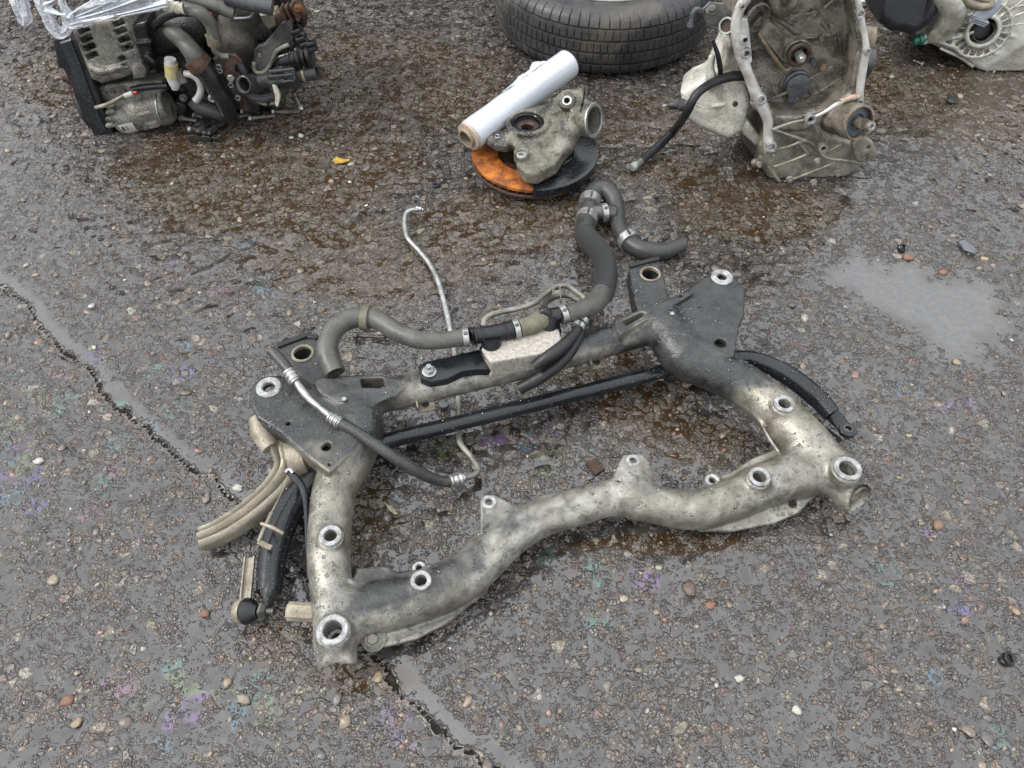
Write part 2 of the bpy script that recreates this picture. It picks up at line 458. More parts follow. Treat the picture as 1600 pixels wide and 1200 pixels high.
def label_mat():
    t = NT('printed_label'); u = t.n('UVMap').outputs[0]; s_ = t.n('SeparateXYZ'); t.l(u, s_.inputs[0])
    x, y = s_.outputs[0], s_.outputs[1]
    wn = t.n('TexWhiteNoise', noise_dimensions='1D'); t.l(t.math('FLOOR', t.math('MULTIPLY', x, 34)), wn.inputs['W'])
    bar = t.math('GREATER_THAN', wn.outputs[0], .5)
    inx = t.math('MULTIPLY', t.math('GREATER_THAN', x, .12), t.math('LESS_THAN', x, .80))
    iny = t.math('MULTIPLY', t.math('GREATER_THAN', y, .38), t.math('LESS_THAN', y, .82))
    k = t.math('MULTIPLY', t.math('MULTIPLY', bar, inx), iny)
    t.set(Base_Color=t.mix(k, (.42, .41, .38), (.03, .03, .03)), Roughness=.45); return t.m
M['label'] = label_mat()
def drop_mat():
    t = NT('water_drop')
    t.set(Base_Color=(.62, .65, .68), Roughness=.0, IOR=1.40, Transmission_Weight=.95); return t.m
M['drop'] = drop_mat()

# ------------------------------------------------------------------ the yard surface
def vnoise(x, y, f, seed):
    r = np.random.default_rng(seed); T = r.random((256, 256)); x = x * f; y = y * f
    xi = np.floor(x).astype(int); yi = np.floor(y).astype(int); fx = x - xi; fy = y - yi
    fx = fx * fx * (3 - 2 * fx); fy = fy * fy * (3 - 2 * fy)
    g = lambda a, b: T[a % 256, b % 256]
    return (g(xi, yi) * (1 - fx) + g(xi + 1, yi) * fx) * (1 - fy) + (g(xi, yi + 1) * (1 - fx) + g(xi + 1, yi + 1) * fx) * fy
def fbm(x, y, f, seed, o=4):
    return sum(vnoise(x, y, f * 2 ** i, seed + i) / 2 ** i for i in range(o)) / sum(1 / 2 ** i for i in range(o))
def seg_dist(X, Y, pl):
    """signed distance to a polyline (positive on its right-hand side)"""
    best = np.full(X.shape, 9.0); sg = np.ones(X.shape)
    for a, b in zip(pl[:-1], pl[1:]):
        ex, ey = b[0] - a[0], b[1] - a[1]; t = np.clip(((X - a[0]) * ex + (Y - a[1]) * ey) / (ex * ex + ey * ey), 0, 1)
        dx, dy = X - a[0] - ex * t, Y - a[1] - ey * t; d = np.hypot(dx, dy); s_ = np.sign(ex * dy - ey * dx)
        m_ = d < best; best = np.where(m_, d, best); sg = np.where(m_, s_, sg)
    return best * sg
def poly_sd(X, Y, pl):
    d = np.abs(seg_dist(X, Y, list(pl) + [pl[0]])); ins = np.zeros(X.shape, bool); n = len(pl)
    for i in range(n):
        a, b = pl[i], pl[i - 1]; c_ = ((a[1] > Y) != (b[1] > Y)) & (X < (b[0] - a[0]) * (Y - a[1]) / (b[1] - a[1] + 1e-12) + a[0]); ins ^= c_
    return np.where(ins, -d, d)
gp = lambda L: [tuple(P(x, y, 0)[:2]) for x, y in L]
CRACK = gp([(-60, 395), (0, 440), (32, 462), (62, 498), (104, 545), (150, 592), (196, 640), (240, 676), (288, 712), (332, 748), (392, 800), (450, 860), (520, 945), (596, 1035), (650, 1100), (705, 1150), (790, 1210), (900, 1290)])
PUD = gp([(1290, 425), (1335, 395), (1385, 415), (1440, 425), (1480, 432), (1520, 440), (1560, 470), (1572, 510), (1548, 535), (1520, 572), (1478, 566), (1452, 530), (1400, 500), (1345, 470)])
def blob(X, Y, px, py, rx, ry=None):
    c = P(px, py, 0); ry = ry or rx
    return np.exp(-(((X - c[0]) / rx) ** 2 + ((Y - c[1]) / ry) ** 2))
def build_ground():
    xs = np.concatenate([[-40, -15, -6, -3.2], np.arange(-2.1, 2.1001, .0075), [3.2, 6, 15, 40]])
    ys = np.concatenate([[-40, -12, -4, -1.2], np.arange(.12, 3.1, .0075), [4, 7, 15, 40]])
    X, Y = np.meshgrid(xs, ys)
    inside = (np.abs(X) < 2.3) & (Y > 0) & (Y < 3.3)
    sd = seg_dist(X, Y, CRACK); jag = (fbm(X, Y, 24, 5) - .5) * .030
    pud = poly_sd(X, Y, PUD) + (fbm(X, Y, 22, 9) - .5) * .09
    z = (fbm(X, Y, 3.1, 21) - .5) * .006 + (fbm(X, Y, 26, 31, 3) - .5) * .006 + (vnoise(X, Y, 75, 44) - .5) * .0022
    s2 = sd + jag                                   # positive = strip side (towards the upper right)
    strip = np.clip(1 - np.abs(s2 - .014) / .014, 0, 1); strip = np.clip(strip * 2.5, 0, 1)
    groove = np.exp(-((s2 + .004) / .0058) ** 2) * np.clip(.62 + fbm(X, Y, 14, 3) * .7, 0, 1) 
    gate = np.clip(fbm(X, Y, 7, 77) * 3.2 - .45, 0, 1)
    mid = blob(X, Y, 500, 900, .16)                  # seam closes up under the frame
    strip *= gate * (1 - .0 * mid)
    pm = np.clip(.35 - pud / .055, 0, 1)
    z = z * (1 - pm) - .0022 * pm
    z = z * (1 - strip * .85) - .0015 * strip - groove * .006
    z = np.where(inside, z, 0)
    stain_reflection = 0  # brown mud tone, also painting in dark reflections on the wet ground
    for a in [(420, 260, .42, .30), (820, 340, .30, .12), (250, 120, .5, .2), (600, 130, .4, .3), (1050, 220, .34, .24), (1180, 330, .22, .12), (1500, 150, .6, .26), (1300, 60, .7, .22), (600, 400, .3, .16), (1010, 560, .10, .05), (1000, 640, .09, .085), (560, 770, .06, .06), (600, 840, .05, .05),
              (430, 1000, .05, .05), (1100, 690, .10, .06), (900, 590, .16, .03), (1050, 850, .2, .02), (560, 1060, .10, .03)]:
        stain_reflection = np.maximum(stain_reflection, blob(X, Y, *a) * 1.35)
    sheen = 0
    for a in [(70, 700, .22, .26), (300, 1110, .25, .10), (860, 690, .20, .07), (600, 1100, .30, .12), (160, 560, .3, .12), (1430, 620, .25, .10), (420, 420, .4, .2), (760, 720, .12, .1), (1520, 1000, .3, .25), (950, 900, .2, .15), (330, 580, .2, .12)]:
        k = 1.3 if a[0] in (70, 300, 860) else .62
        sheen = np.maximum(sheen, blob(X, Y, *a) * k)
    V_ = np.stack([X.ravel(), Y.ravel(), z.ravel()], 1)
    ny, nx = X.shape; I = np.arange(nx * ny).reshape(ny, nx)
    Fq = np.stack([I[:-1, :-1], I[:-1, 1:], I[1:, 1:], I[1:, :-1]], -1).reshape(-1, 4)
    # material
    t = NT('wet_oily_asphalt'); p = t.pos()
    at = lambda n: t.n('Attribute', attribute_name=n).outputs['Fac']
    a_st, a_strip, a_gr, a_pud, a_sh = at('stain_reflection'), at('strip'), at('groove'), at('puddle'), at('sheen')
    d1 = t.noise(p, 55, 2, .5); dv = t.n('VectorMath', operation='MULTIPLY_ADD'); t.l(d1.outputs['Color'], dv.inputs[0])
    dv.inputs[1].default_value = (.011, .011, 0); t.l(p, dv.inputs[2]); q = dv.outputs[0]
    fl = t.n('VectorMath', operation='MULTIPLY'); t.l(q, fl.inputs[0]); fl.inputs[1].default_value = (1, 1, 0); q = fl.outputs[0]
    def vor(sc, feat='F1', rnd=1.0):
        o = t.n('TexVoronoi', feature=feat); o.voronoi_dimensions = '2D'; t.l(q, o.inputs['Vector']); o.inputs['Scale'].default_value = sc; o.inputs['Randomness'].default_value = rnd; return o
    va = vor(54); ea = vor(54, 'DISTANCE_TO_EDGE'); vb = vor(140); eb = vor(140, 'DISTANCE_TO_EDGE')
    sep = t.n('SeparateColor'); t.l(va.outputs['Color'], sep.inputs[0]); ra, rb, rc = sep.outputs
    sepb = t.n('SeparateColor'); t.l(vb.outputs['Color'], sepb.inputs[0]); ba, bb, bc = sepb.outputs
    nf = t.noise(q, 420, 3, .6); nm = t.noise(q, 30, 4, .6); nl = t.noise(q, 4.5, 3, .55); nw = t.noise(q, 90, 3, .6, .6)
    big = t.math('MULTIPLY', t.rng(ea.outputs['Distance'], .0, .22, 0, 1, True), t.rng(ra, .25, 1))
    sml = t.math('MULTIPLY', t.rng(eb.outputs['Distance'], .0, .25, 0, 1, True), t.rng(ba, .1, 1))
    h = t.math('ADD', t.math('MULTIPLY', big, .42), t.math('MULTIPLY', sml, .36))
    h = t.math('ADD', h, t.math('MULTIPLY', t.math('SUBTRACT', nw.outputs[0], .5), .75))
    h = t.math('ADD', h, t.math('MULTIPLY', t.math('SUBTRACT', nm.outputs[0], .5), 1.1))
    h = t.math('ADD', h, t.math('MULTIPLY', t.math('SUBTRACT', nf.outputs[0], .5), .13))
    lvl = t.math('ADD', .14, t.math('MULTIPLY', t.math('SUBTRACT', nl.outputs[0], .5), .50))
    lvl = t.math('ADD', lvl, t.math('MULTIPLY', a_strip, .45))
    lvl = t.math('ADD', lvl, t.math('MULTIPLY', a_pud, .75))
    lvl = t.math('SUBTRACT', lvl, t.math('MULTIPLY', a_st, .05))
    lvl = t.math('SUBTRACT', lvl, t.math('MULTIPLY', a_gr, 1.0))
    over = t.math('SUBTRACT', h, lvl)
    film = t.rng(over, .012, -.012)                       # 1 = under water
    rim = t.math('MULTIPLY', t.rng(over, .0, .03), t.rng(over, .17, .07))   # dark reflection painted along the edge where a stone leaves the water
    # colours
    st1 = t.n('ValToRGB'); t.l(rc, st1.inputs[0]); cr = st1.color_ramp; cr.interpolation = 'CONSTANT'
    cols = [(.0, (.080, .070, .062)), (.22, (.055, .048, .044)), (.40, (.105, .092, .082)), (.56, (.13, .098, .075)), (.68, (.075, .066, .064)), (.80, (.16, .13, .10)), (.88, (.12, .070, .052)), (.94, (.24, .20, .15)), (.985, (.36, .33, .28))]
    while len(cr.elements) < len(cols): cr.elements.new(.5)
    for e, (a, c) in zip(cr.elements, cols): e.position = a; e.color = (*c, 1)
    sm = t.mix(t.math('GREATER_THAN', bb, .90), (.062, .055, .050), (.20, .165, .125))
    stone = t.mix(t.rng(big, .12, .2), sm, st1.outputs[0])
    stone = t.mix(t.math('MULTIPLY', t.rng(nf.outputs[0], .42, .66), .6), stone, (.19, .17, .15)); stone = t.mix(t.math('MULTIPLY', t.rng(nf.outputs[0], .70, .74), .8), stone, (.5, .47, .42))
    hsv = t.n('HueSaturation'); hsv.inputs['Saturation'].default_value = .95; hsv.inputs['Value'].default_value = .76; t.l(stone, hsv.inputs['Color']); stone = hsv.outputs[0]
    stone = t.mix(t.math('MULTIPLY', rim, .5), stone, (.012, .010, .009))
    # oil films show their colours on the water patches
    vs_ = t.n('TexVoronoi', feature='F1'); vs_.voronoi_dimensions = '2D'; t.l(q, vs_.inputs['Vector']); vs_.inputs['Scale'].default_value = 21
    ss = t.n('SeparateColor'); t.l(vs_.outputs['Color'], ss.inputs[0])
    hr = t.n('ValToRGB'); t.l(ss.outputs[0], hr.inputs[0]); hr.color_ramp.interpolation = 'CONSTANT'
    hc = [(0, (.10, .05, .15)), (.2, (.03, .11, .09)), (.4, (.14, .06, .10)), (.55, (.08, .11, .04)), (.7, (.05, .04, .15)), (.85, (.03, .09, .13))]
    while len(hr.color_ramp.elements) < len(hc): hr.color_ramp.elements.new(.5)
    for e, (a, c) in zip(hr.color_ramp.elements, hc): e.position = a; e.color = (*c, 1)
    smask = t.math('LESS_THAN', t.math('ADD', t.math('SUBTRACT', ss.outputs[1], t.math('MULTIPLY', a_sh, .62)), .18), 0.0 + .0)
    smask = t.math('MULTIPLY', smask, t.rng(nm.outputs[0], .42, .56))
    silt = t.mix(t.rng(nm.outputs[0], .35, .65), (.012, .010, .009), (.046, .040, .035))
    silt = t.mix(t.math('MAXIMUM', a_pud, t.math('MULTIPLY', a_strip, .6)), silt, t.mix(t.rng(nw.outputs[0], .42, .66), t.mix(nm.outputs[0], (.040, .041, .042), (.052, .053, .053)), (.070, .066, .058)))
    silt = t.mix(t.math('MULTIPLY', smask, .62), silt, hr.outputs[0])
    wet = t.mix(film, stone, silt)
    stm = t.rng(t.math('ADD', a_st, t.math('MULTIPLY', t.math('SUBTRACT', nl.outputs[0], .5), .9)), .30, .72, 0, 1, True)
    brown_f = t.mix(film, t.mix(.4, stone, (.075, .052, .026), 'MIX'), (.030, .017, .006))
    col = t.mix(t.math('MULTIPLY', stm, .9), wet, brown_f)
    gr = t.rng(t.math('ADD', a_gr, t.math('MULTIPLY', t.math('SUBTRACT', nw.outputs[0], .5), 1.0)), .60, .80)
    col = t.mix(t.math('MULTIPLY', gr, .95), col, (.006, .0055, .005))
    rough = t.rng(film, 0, 1, .11, .05)
    t.set(Base_Color=col, Roughness=rough, IOR=1.5)
    t.b.inputs['Specular IOR Level'].default_value = .5
    t.l(t.math('MULTIPLY', t.rng(film, 0, 1, .80, .95), t.math('SUBTRACT', 1.0, t.math('MULTIPLY', gr, .85))), t.b.inputs['Specular IOR Level'])
    hh = t.rng(over, .0, .045, 0, .13, True)
    hh = t.math('ADD', hh, t.rng(over, .15, .20, 0, .10, True))
    hh = t.math('ADD', hh, t.rng(over, .30, .34, 0, .10, True))
    hh = t.math('ADD', hh, t.math('MULTIPLY', t.math('MAXIMUM', t.math('MINIMUM', over, .5), 0.0), .30))
    hh = t.math('ADD', hh, t.math('MULTIPLY', t.math('MULTIPLY', t.math('SUBTRACT', nf.outputs[0], .5), .05), t.rng(over, .0, .1)))
    hh = t.math('SUBTRACT', hh, t.math('MULTIPLY', gr, .5))
    t.bump(hh, .025, 1.0)
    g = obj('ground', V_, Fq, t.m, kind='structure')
    for n_, a in (('stain_reflection', stain_reflection), ('strip', strip), ('groove', groove * inside), ('puddle', pm), ('sheen', sheen)):
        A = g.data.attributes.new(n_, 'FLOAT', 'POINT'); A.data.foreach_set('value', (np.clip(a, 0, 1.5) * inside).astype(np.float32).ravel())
    return xs, ys, z
GX, GY, GZ = build_ground()
def gz(x, y):
    i = np.clip(np.searchsorted(GX, x), 1, len(GX) - 1); j = np.clip(np.searchsorted(GY, y), 1, len(GY) - 1)
    return GZ[j, i]

# aggregate that stands proud of the binder
def ico(sub):
    import bmesh
    b = bmesh.new(); bmesh.ops.create_icosphere(b, subdivisions=sub, radius=1)
    v = np.array([x.co[:] for x in b.verts]); f = np.array([[q.index for q in x.verts] for x in b.faces]); b.free(); return v, f
ICO1, ICO2 = ico(1), ico(2)
def scatter_stones(name, n, size, base, seed, bounds=(0, 1600, 0, 1200)):
    r = np.random.default_rng(seed); v0, f0 = base
    px = r.random(n * 3) * 1800 - 100; py = r.random(n * 3) * 1300 - 60
    A = np.array([P(a, b, 0) for a, b in zip(px, py)])
    keep = r.random(len(A)) < (A[:, 1] ** 3 / A[:, 1].max() ** 3 + .10)       # even out over the ground, not over the view
    A = A[keep][:n]; n = len(A)
    sd_ = poly_sd(A[:, 0], A[:, 1], PUD); ok = sd_ > -.008
    cd_ = seg_dist(A[:, 0], A[:, 1], CRACK); ok &= ~((cd_ > 0) & (cd_ < .024) & (r.random(n) < .8))
    cl = fbm(A[:, 0], A[:, 1], 9, 61) > .40 + .15 * (r.random(n) - .5); ok &= cl
    A = A[ok]; n = len(A)
    s_ = size[0] * np.exp(r.normal(0, .38, n)); s_ = np.clip(s_, size[1], size[2])
    sc = np.stack([s_ * r.uniform(.8, 1.35, n), s_ * r.uniform(.6, 1.0, n), s_ * r.uniform(.30, .55, n)], 1)
    th = r.random(n) * 6.283; jit = 1 + r.uniform(-.22, .22, (n, len(v0), 1))
    vv = v0[None] * jit * sc[:, None]
    c, s = np.cos(th)[:, None], np.sin(th)[:, None]
    x = vv[..., 0] * c - vv[..., 1] * s; y = vv[..., 0] * s + vv[..., 1] * c; zz = vv[..., 2] + x * r.normal(0, .12, (n, 1)) + y * r.normal(0, .12, (n, 1))
    z0 = gz(A[:, 0], A[:, 1]) + sc[:, 2] * r.uniform(-.35, .25, n)
    vv = np.stack([x + A[:, :1], y + A[:, 1:2], zz + z0[:, None]], -1).reshape(-1, 3)
    ff = (f0[None] + (np.arange(n) * len(v0))[:, None, None]).reshape(-1, 3)
    o = obj(name, vv, ff, M['pebble'], kind='stuff')
    pal = np.array([(.085, .070, .060), (.12, .10, .085), (.16, .125, .095), (.20, .155, .11), (.10, .095, .09), (.15, .09, .065), (.24, .19, .14), (.065, .060, .058), (.26, .23, .185), (.17, .10, .075), (.42, .40, .36)])
    pr = np.array([16, 16, 13, 9, 14, 8, 5, 12, 2.4, 3, .7]); k = r.choice(len(pal), n, p=pr / pr.sum())
    col = pal[k] * r.uniform(.75, 1.25, (n, 1)); col = np.concatenate([col, np.ones((n, 1))], 1)
    ca = o.data.color_attributes.new('tone', 'FLOAT_COLOR', 'POINT'); ca.data.foreach_set('color', np.repeat(col, len(v0), 0).astype(np.float32).ravel())
    return o
t = NT('wet_pebble'); pp = t.pos(); at_ = t.n('Attribute', attribute_name='tone').outputs['Color']; nn = t.noise(pp, 260, 3, .6)
t.set(Base_Color=t.mix(t.rng(nn.outputs[0], .35, .65, .0, .5), at_, (.05, .042, .035)), Roughness=.24); t.bump(nn.outputs[0], .0012); M['pebble'] = t.m
scatter_stones('gravel', 17000, (.0032, .0016, .0055), ICO1, 3)
scatter_stones('coarse_gravel', 1900, (.0058, .004, .0110), ICO2, 4)

# ------------------------------------------------------------------ unseen van added beyond the engines so its reflection darkens the wet ground
def build_van():
    Y, x0, x1, H = 3.9, -2.7, 1.25, 2.25
    r = empty('unseen_van', (-.7, Y + .9, 0), 'unseen dark panel van added beyond the engine and the tyre, mirrored in the wet ground', 'van')
    prof = [(x0, .35), (x0, H - .12), (x0 + .12, H), (x0 + 2.75, H), (x0 + 3.25, 1.5), (x1 - .05, 1.2), (x1, .8), (x1, .35)]
    m = MB(); A = [V(x, Y, z) for x, z in prof]; B = [V(x, Y + 1.8, z) for x, z in prof]
    m.loft([np.array(A), np.array(B)]); m.build('body', M['van_paint'], r, smooth=False)
    m = MB(); m.prism([V(x0 + 2.1, Y - .005, 1.35), V(x0 + 3.05, Y - .005, 1.35), V(x0 + 2.72, Y - .005, 1.95), V(x0 + 2.1, Y - .005, 1.95)], V(0, -1, 0), .01); m.build('window', M['plastic'], r, smooth=False)
    for x in (x0 + .75, x1 - .75):
        m = MB(); m.lathe(V(x, Y - .03, .33), V(0, 1, 0), [(.2, 0), (.31, 0), (.33, .03), (.33, .2), (.2, .2)], 32, close=True); w_ = m.build('wheel', M['tyre'], r)
        m = MB(); m.cyl(V(x, Y - .01, .33), V(x, Y + .1, .33), .2, 24); m.build('rim', M['steel_dark'], w_)
    m = MB(); m.box(V(x0 + 2.0, Y - .03, 1.15), [V(1, 0, 0), V(0, 1, 0), V(0, 0, 1)], (.07, .02, .02), .006); m.build('handle', M['plastic'], r)
M['van_paint'] = mat('dark_van_paint', (.030, .024, .018), (.022, .018, .014), .35, 0, 3, 0)
def build_car():  # unseen car, added to darken the wet ground's reflection at the right
    Y = 3.95; r = empty('unseen_car', (3.3, Y + .8, 0), 'unseen dark low car added beyond the right hand gearbox, mirrored in the wet ground', 'car')
    def ext(poly, y0, y1, name, mt, par=r):
        m = MB(); m.loft([np.array([V(x, y0, z) for x, z in poly]), np.array([V(x, y1, z) for x, z in poly])]); return m.build(name, mt, par, smooth=False)
    ext([(1.55, .30), (1.50, .62), (1.70, .86), (2.55, .96), (5.4, .96), (5.75, .85), (5.8, .4), (5.7, .30)], Y, Y + 1.7, 'body', M['van_paint'])
    ext([(2.45, .955), (3.15, 1.46), (4.75, 1.48), (5.35, .955)], Y + .12, Y + 1.58, 'cabin', M['van_paint'])
    ext([(2.68, 1.0), (3.20, 1.39), (3.85, 1.41), (3.85, 1.0)], Y + .105, Y + .125, 'window', M['plastic']); ext([(3.93, 1.0), (3.93, 1.41), (4.68, 1.40), (5.1, 1.0)], Y + .105, Y + .125, 'window', M['plastic'])
    for x in (2.35, 4.85):
        m = MB(); m.lathe(V(x, Y - .02, .31), V(0, 1, 0), [(.19, 0), (.29, 0), (.31, .03), (.31, .2), (.19, .2)], 32, close=True); w_ = m.build('wheel', M['tyre'], r)
        m = MB(); m.cyl(V(x, Y + .0, .31), V(x, Y + .1, .31), .19, 24); m.build('rim', M['steel_dark'], w_)
    m = MB(); m.box(V(1.56, Y + .25, .68), [V(1, 0, 0), V(0, 1, 0), V(0, 0, 1)], (.06, .14, .06), .02); m.build('headlight', M['white'], r)
build_van()
build_car()

# ------------------------------------------------------------------ the subframe in the middle
UP = V(0, 0, 1)
def C(px, py, z, w): p = P(px, py, z); return p, R_(p, w)
def CP(L):
    a = [C(*q) for q in L]; return np.array([q[0] for q in a]), np.array([q[1] for q in a])
def PL(L, z): return np.array([P(x, y, z) for x, y in L])
def nut(m, c, ax, r, h):
    m.lathe(c, ax, [(r * .92, 0), (r, h * .15), (r, h * .8), (r * .85, h)], 6)
def build_subframe():
    root = empty('subframe', P(850, 800, 0), 'large grimy aluminium subframe with ringed holes lying flat in the middle of the yard', 'subframe')
    S = SDF((-.52, .30, 0.001), (.74, 1.36, .22), .0030)
    # front crossmember, both side arms
    pts, r = CP([(545, 958, .060, 84), (600, 944, .060, 82), (650, 932, .060, 78), (700, 913, .060, 76), (745, 883, .060, 74), (792, 838, .062, 70), (845, 808, .064, 62), (900, 793, .065, 59), (957, 778, .066, 57), (1015, 787, .064, 59), (1080, 797, .062, 62), (1140, 781, .060, 63), (1195, 757, .060, 68), (1250, 740, .060, 76), (1300, 738, .062, 60)])
    S.path(pts, r, .02)
    pts, r = CP([(556, 632, .115, 62), (562, 668, .108, 76), (547, 715, .095, 76), (522, 768, .085, 68), (514, 850, .075, 68), (518, 930, .070, 64), (524, 1000, .066, 64)])
    S.path(pts, r, .02)
    S.cone(pts[-1], P(528, 1040, .056), r[-1] * 1.0, r[-1] * .96, .01)
    pts2, r2 = CP([(1040, 515, .125, 64), (1066, 556, .112, 68), (1112, 577, .100, 66), (1155, 598, .09, 66), (1190, 622, .085, 68), (1224, 655, .08, 72), (1262, 694, .075, 74), (1300, 732, .070, 62)])
    S.path(pts2, r2, .02)
    S.cone(pts2[-1], P(1334, 776, .058), r2[-1], r2[-1] * .92, .01)
    # rear crossmember
    pts3, r3 = CP([(540, 628, .115, 50), (585, 621, .115, 55), (650, 607, .115, 52), (760, 583, .115, 47), (880, 554, .118, 46), (960, 530, .12, 49), (1040, 506, .125, 50)])
    S.path(pts3, r3, .012)
    # flanges under the crossmember
    S.prism(PL([(556, 960), (566, 1000), (600, 1010), (650, 998), (700, 972), (762, 922), (745, 880), (650, 920)], .036), UP, .010, .003, .012)
    S.prism(PL([(1084, 806), (1093, 830), (1150, 829), (1215, 816), (1252, 800), (1283, 768), (1262, 735), (1150, 765)], .036), nrm(V(.12, -.30, 1)), .010, .003, .012)
    S.prism(PL([(548, 915), (556, 887), (605, 884), (622, 893), (650, 886), (690, 890), (735, 862), (742, 900), (640, 940), (560, 945)], .052), UP, .012, .003, .010)
    S.prism(PL([(1095, 762), (1102, 745), (1140, 738), (1175, 715), (1212, 700), (1245, 715), (1230, 750), (1120, 785)], .058), UP, .012, .003, .010)
    S.cyl(P(1113, 751, .062), UP, .014, .010, .003, .01)
    S.cyl(P(655, 889, .062), UP, .013, .010, .003, .01)
    # tabs on the crossmember
    S.prism(PL([(750, 782), (758, 774), (774, 774), (797, 786), (806, 802), (800, 835), (760, 845), (752, 832)], .094), nrm(V(0, -.10, 1)), .009, .003, .006)
    S.prism(PL([(750, 782), (756, 780), (757, 842), (752, 838)], .090), UP, .035, .002, .004)
    S.prism(PL([(955, 752), (966, 724), (974, 711), (1003, 710), (1017, 724), (1021, 758), (1010, 772), (970, 775)], .100), nrm(V(0, -.10, 1)), .009, .003, .010)
    # rear mounting plates
    pL = [(388, 627), (394, 600), (408, 588), (437, 585), (470, 603), (520, 612), (560, 608), (582, 640), (580, 668), (545, 708), (514, 738), (480, 712), (432, 671), (402, 652)]
    S.prism(PL(pL, .142), UP, .014, .004, .012)
    S.prism(PL([(402, 652), (432, 671), (480, 712), (514, 738), (520, 728), (440, 664), (408, 645)], .138), UP, .045, .003, .006)
    pR = [(1107, 428), (1122, 421), (1142, 426), (1164, 449), (1162, 494), (1155, 505), (1147, 556), (1135, 557), (1118, 549), (1080, 530), (1044, 512), (1022, 500), (1050, 470), (1080, 446)]
    S.prism(PL(pR, .150), UP, .014, .004, .012)
    S.prism(PL([(1157, 450), (1164, 449), (1162, 494), (1155, 505), (1147, 556), (1140, 556), (1149, 500), (1156, 490)], .146), UP, .030, .002, .005)
    # box shaped end mounts
    S.prism(PL([(430, 548), (438, 531), (480, 524), (497, 528), (509, 556), (527, 588), (545, 620), (500, 615), (474, 592), (450, 570)], .138), UP, .045, .005, .010)
    S.prism(PL([(982, 420), (987, 411), (1029, 405), (1036, 424), (1043, 452), (1050, 485), (1010, 500), (992, 476), (986, 440)], .148), UP, .045, .005, .010)
    # slotted brackets on the rear crossmember
    S.prism(PL([(488, 598), (500, 590), (560, 587), (607, 588), (640, 596), (618, 616), (580, 632), (540, 630), (500, 615)], .150), nrm(V(0, -.15, 1)), .03, .003, .008)
    S.prism(PL([(958, 498), (1015, 478), (1078, 451), (1083, 458), (1050, 478), (1015, 496), (970, 522), (962, 514)], .165), UP, .022, .003, .006)
    S.prism(PL([(563, 591), (598, 589), (602, 603), (566, 605)], .153), UP, .055, .002, 0, cut=True)
    S.prism(PL([(971, 501), (1003, 486), (1011, 489), (979, 508)], .1655), UP, .06, .002, 0, cut=True)
    S.path(PL([(1158, 618), (1168, 636), (1186, 656), (1200, 682), (1216, 706)], .085) , .0035, .003)
    S.path(PL([(546, 905), (560, 918), (562, 940), (560, 965)], .092), .003, .004)
    # bosses
    rings = [(520, 985, .112, 50, 30, .9), (517, 838, .118, 36, 20, .8), (1225, 632, .126, 33, 19, .8), (1324, 733, .114, 43, 27, .8), (1186, 746, .108, 34, 21, .8), (658, 908, .104, 33, 19, .8)]
    for px, py, z, wo_, wi, _ in rings:
        p, ro = C(px, py, z, wo_); S.cyl(p - V(0, 0, .016), UP, ro * 1.12, .014, .003, .010)
    for px, py, z, wo_, wi, _ in rings:
        p, ri = C(px, py, z, wi); S.cyl(p - V(0, 0, .02), UP, ri, .045, .001, 0, cut=True)
    flat = [(420, 605, .143, 40, 19), (1128, 433, .151, 34, 15), (764, 785, .095, 24, 11), (989, 720, .101, 22, 10), (1113, 751, .073, 23, 11), (655, 888, .073, 22, 10)]
    for px, py, z, wo_, wi in flat:
        p, ri = C(px, py, z, wi); S.cyl(p, UP, ri, .03, .001, 0, cut=True)
    for px, py, z, w_ in [(473, 552, .138, 26), (1016, 428, .148, 25), (510, 697, .142, 16), (450, 661, .142, 7), (1126, 535, .150, 17), (1092, 478, .150, 4), (514, 726, .14, 6), (633, 622, .115, 5), (1063, 461, .165, 7), (1012, 540, .12, 5), (759, 833, .09, 5), (967, 752, .098, 5), (800, 583, .115, 5)]:
        p, ri = C(px, py, z, w_); S.cyl(p, UP, ri, .06 if w_ > 10 else .02, .0, 0, cut=True)
    # flange hole and the open tube ends
    p, ri = C(1240, 785, .035, 14); S.cyl(p, nrm(V(.12, -.3, 1)), ri, .03, 0, 0, cut=True)
    d = nrm(P(527, 1040, .055) - pts[-1]); S.cone(P(525, 1000, .062), P(526, 1012, .060) + d * .08, r[-1] * .80, r[-1] * .80, 0, cut=True)
    dn = nrm(d + UP * 1.0); e = P(523, 1014, .100) + dn * .06; S.box(e, [dn, *perp(dn)], (.06, .10, .10), 0, 0, cut=True)
    e = P(528, 1044, .03) + d * .04; S.box(e, [d, *perp(d)], (.04, .10, .10), 0, 0, cut=True)
    d2 = nrm(P(1330, 770, .062) - pts2[-1]); S.cone(P(1318, 752, .066), P(1318, 752, .066) + d2 * .08, r2[-1] * .78, r2[-1] * .78, 0, cut=True)
    dn = nrm(d2 + UP * .8); S.box(P(1342, 760, .092) + dn * .05, [dn, *perp(dn)], (.05, .10, .10), 0, 0, cut=True)
    body = S.build('casting', M['frame'], root)
    # how far the paint is gone
    n = len(body.data.vertices); co = np.empty(n * 3, np.float32); body.data.vertices.foreach_get('co', co); co = co.reshape(-1, 3) + wloc(root)
    bare = np.clip((.87 + .2 * co[:, 0] - co[:, 1]) / .15, 0, 1)
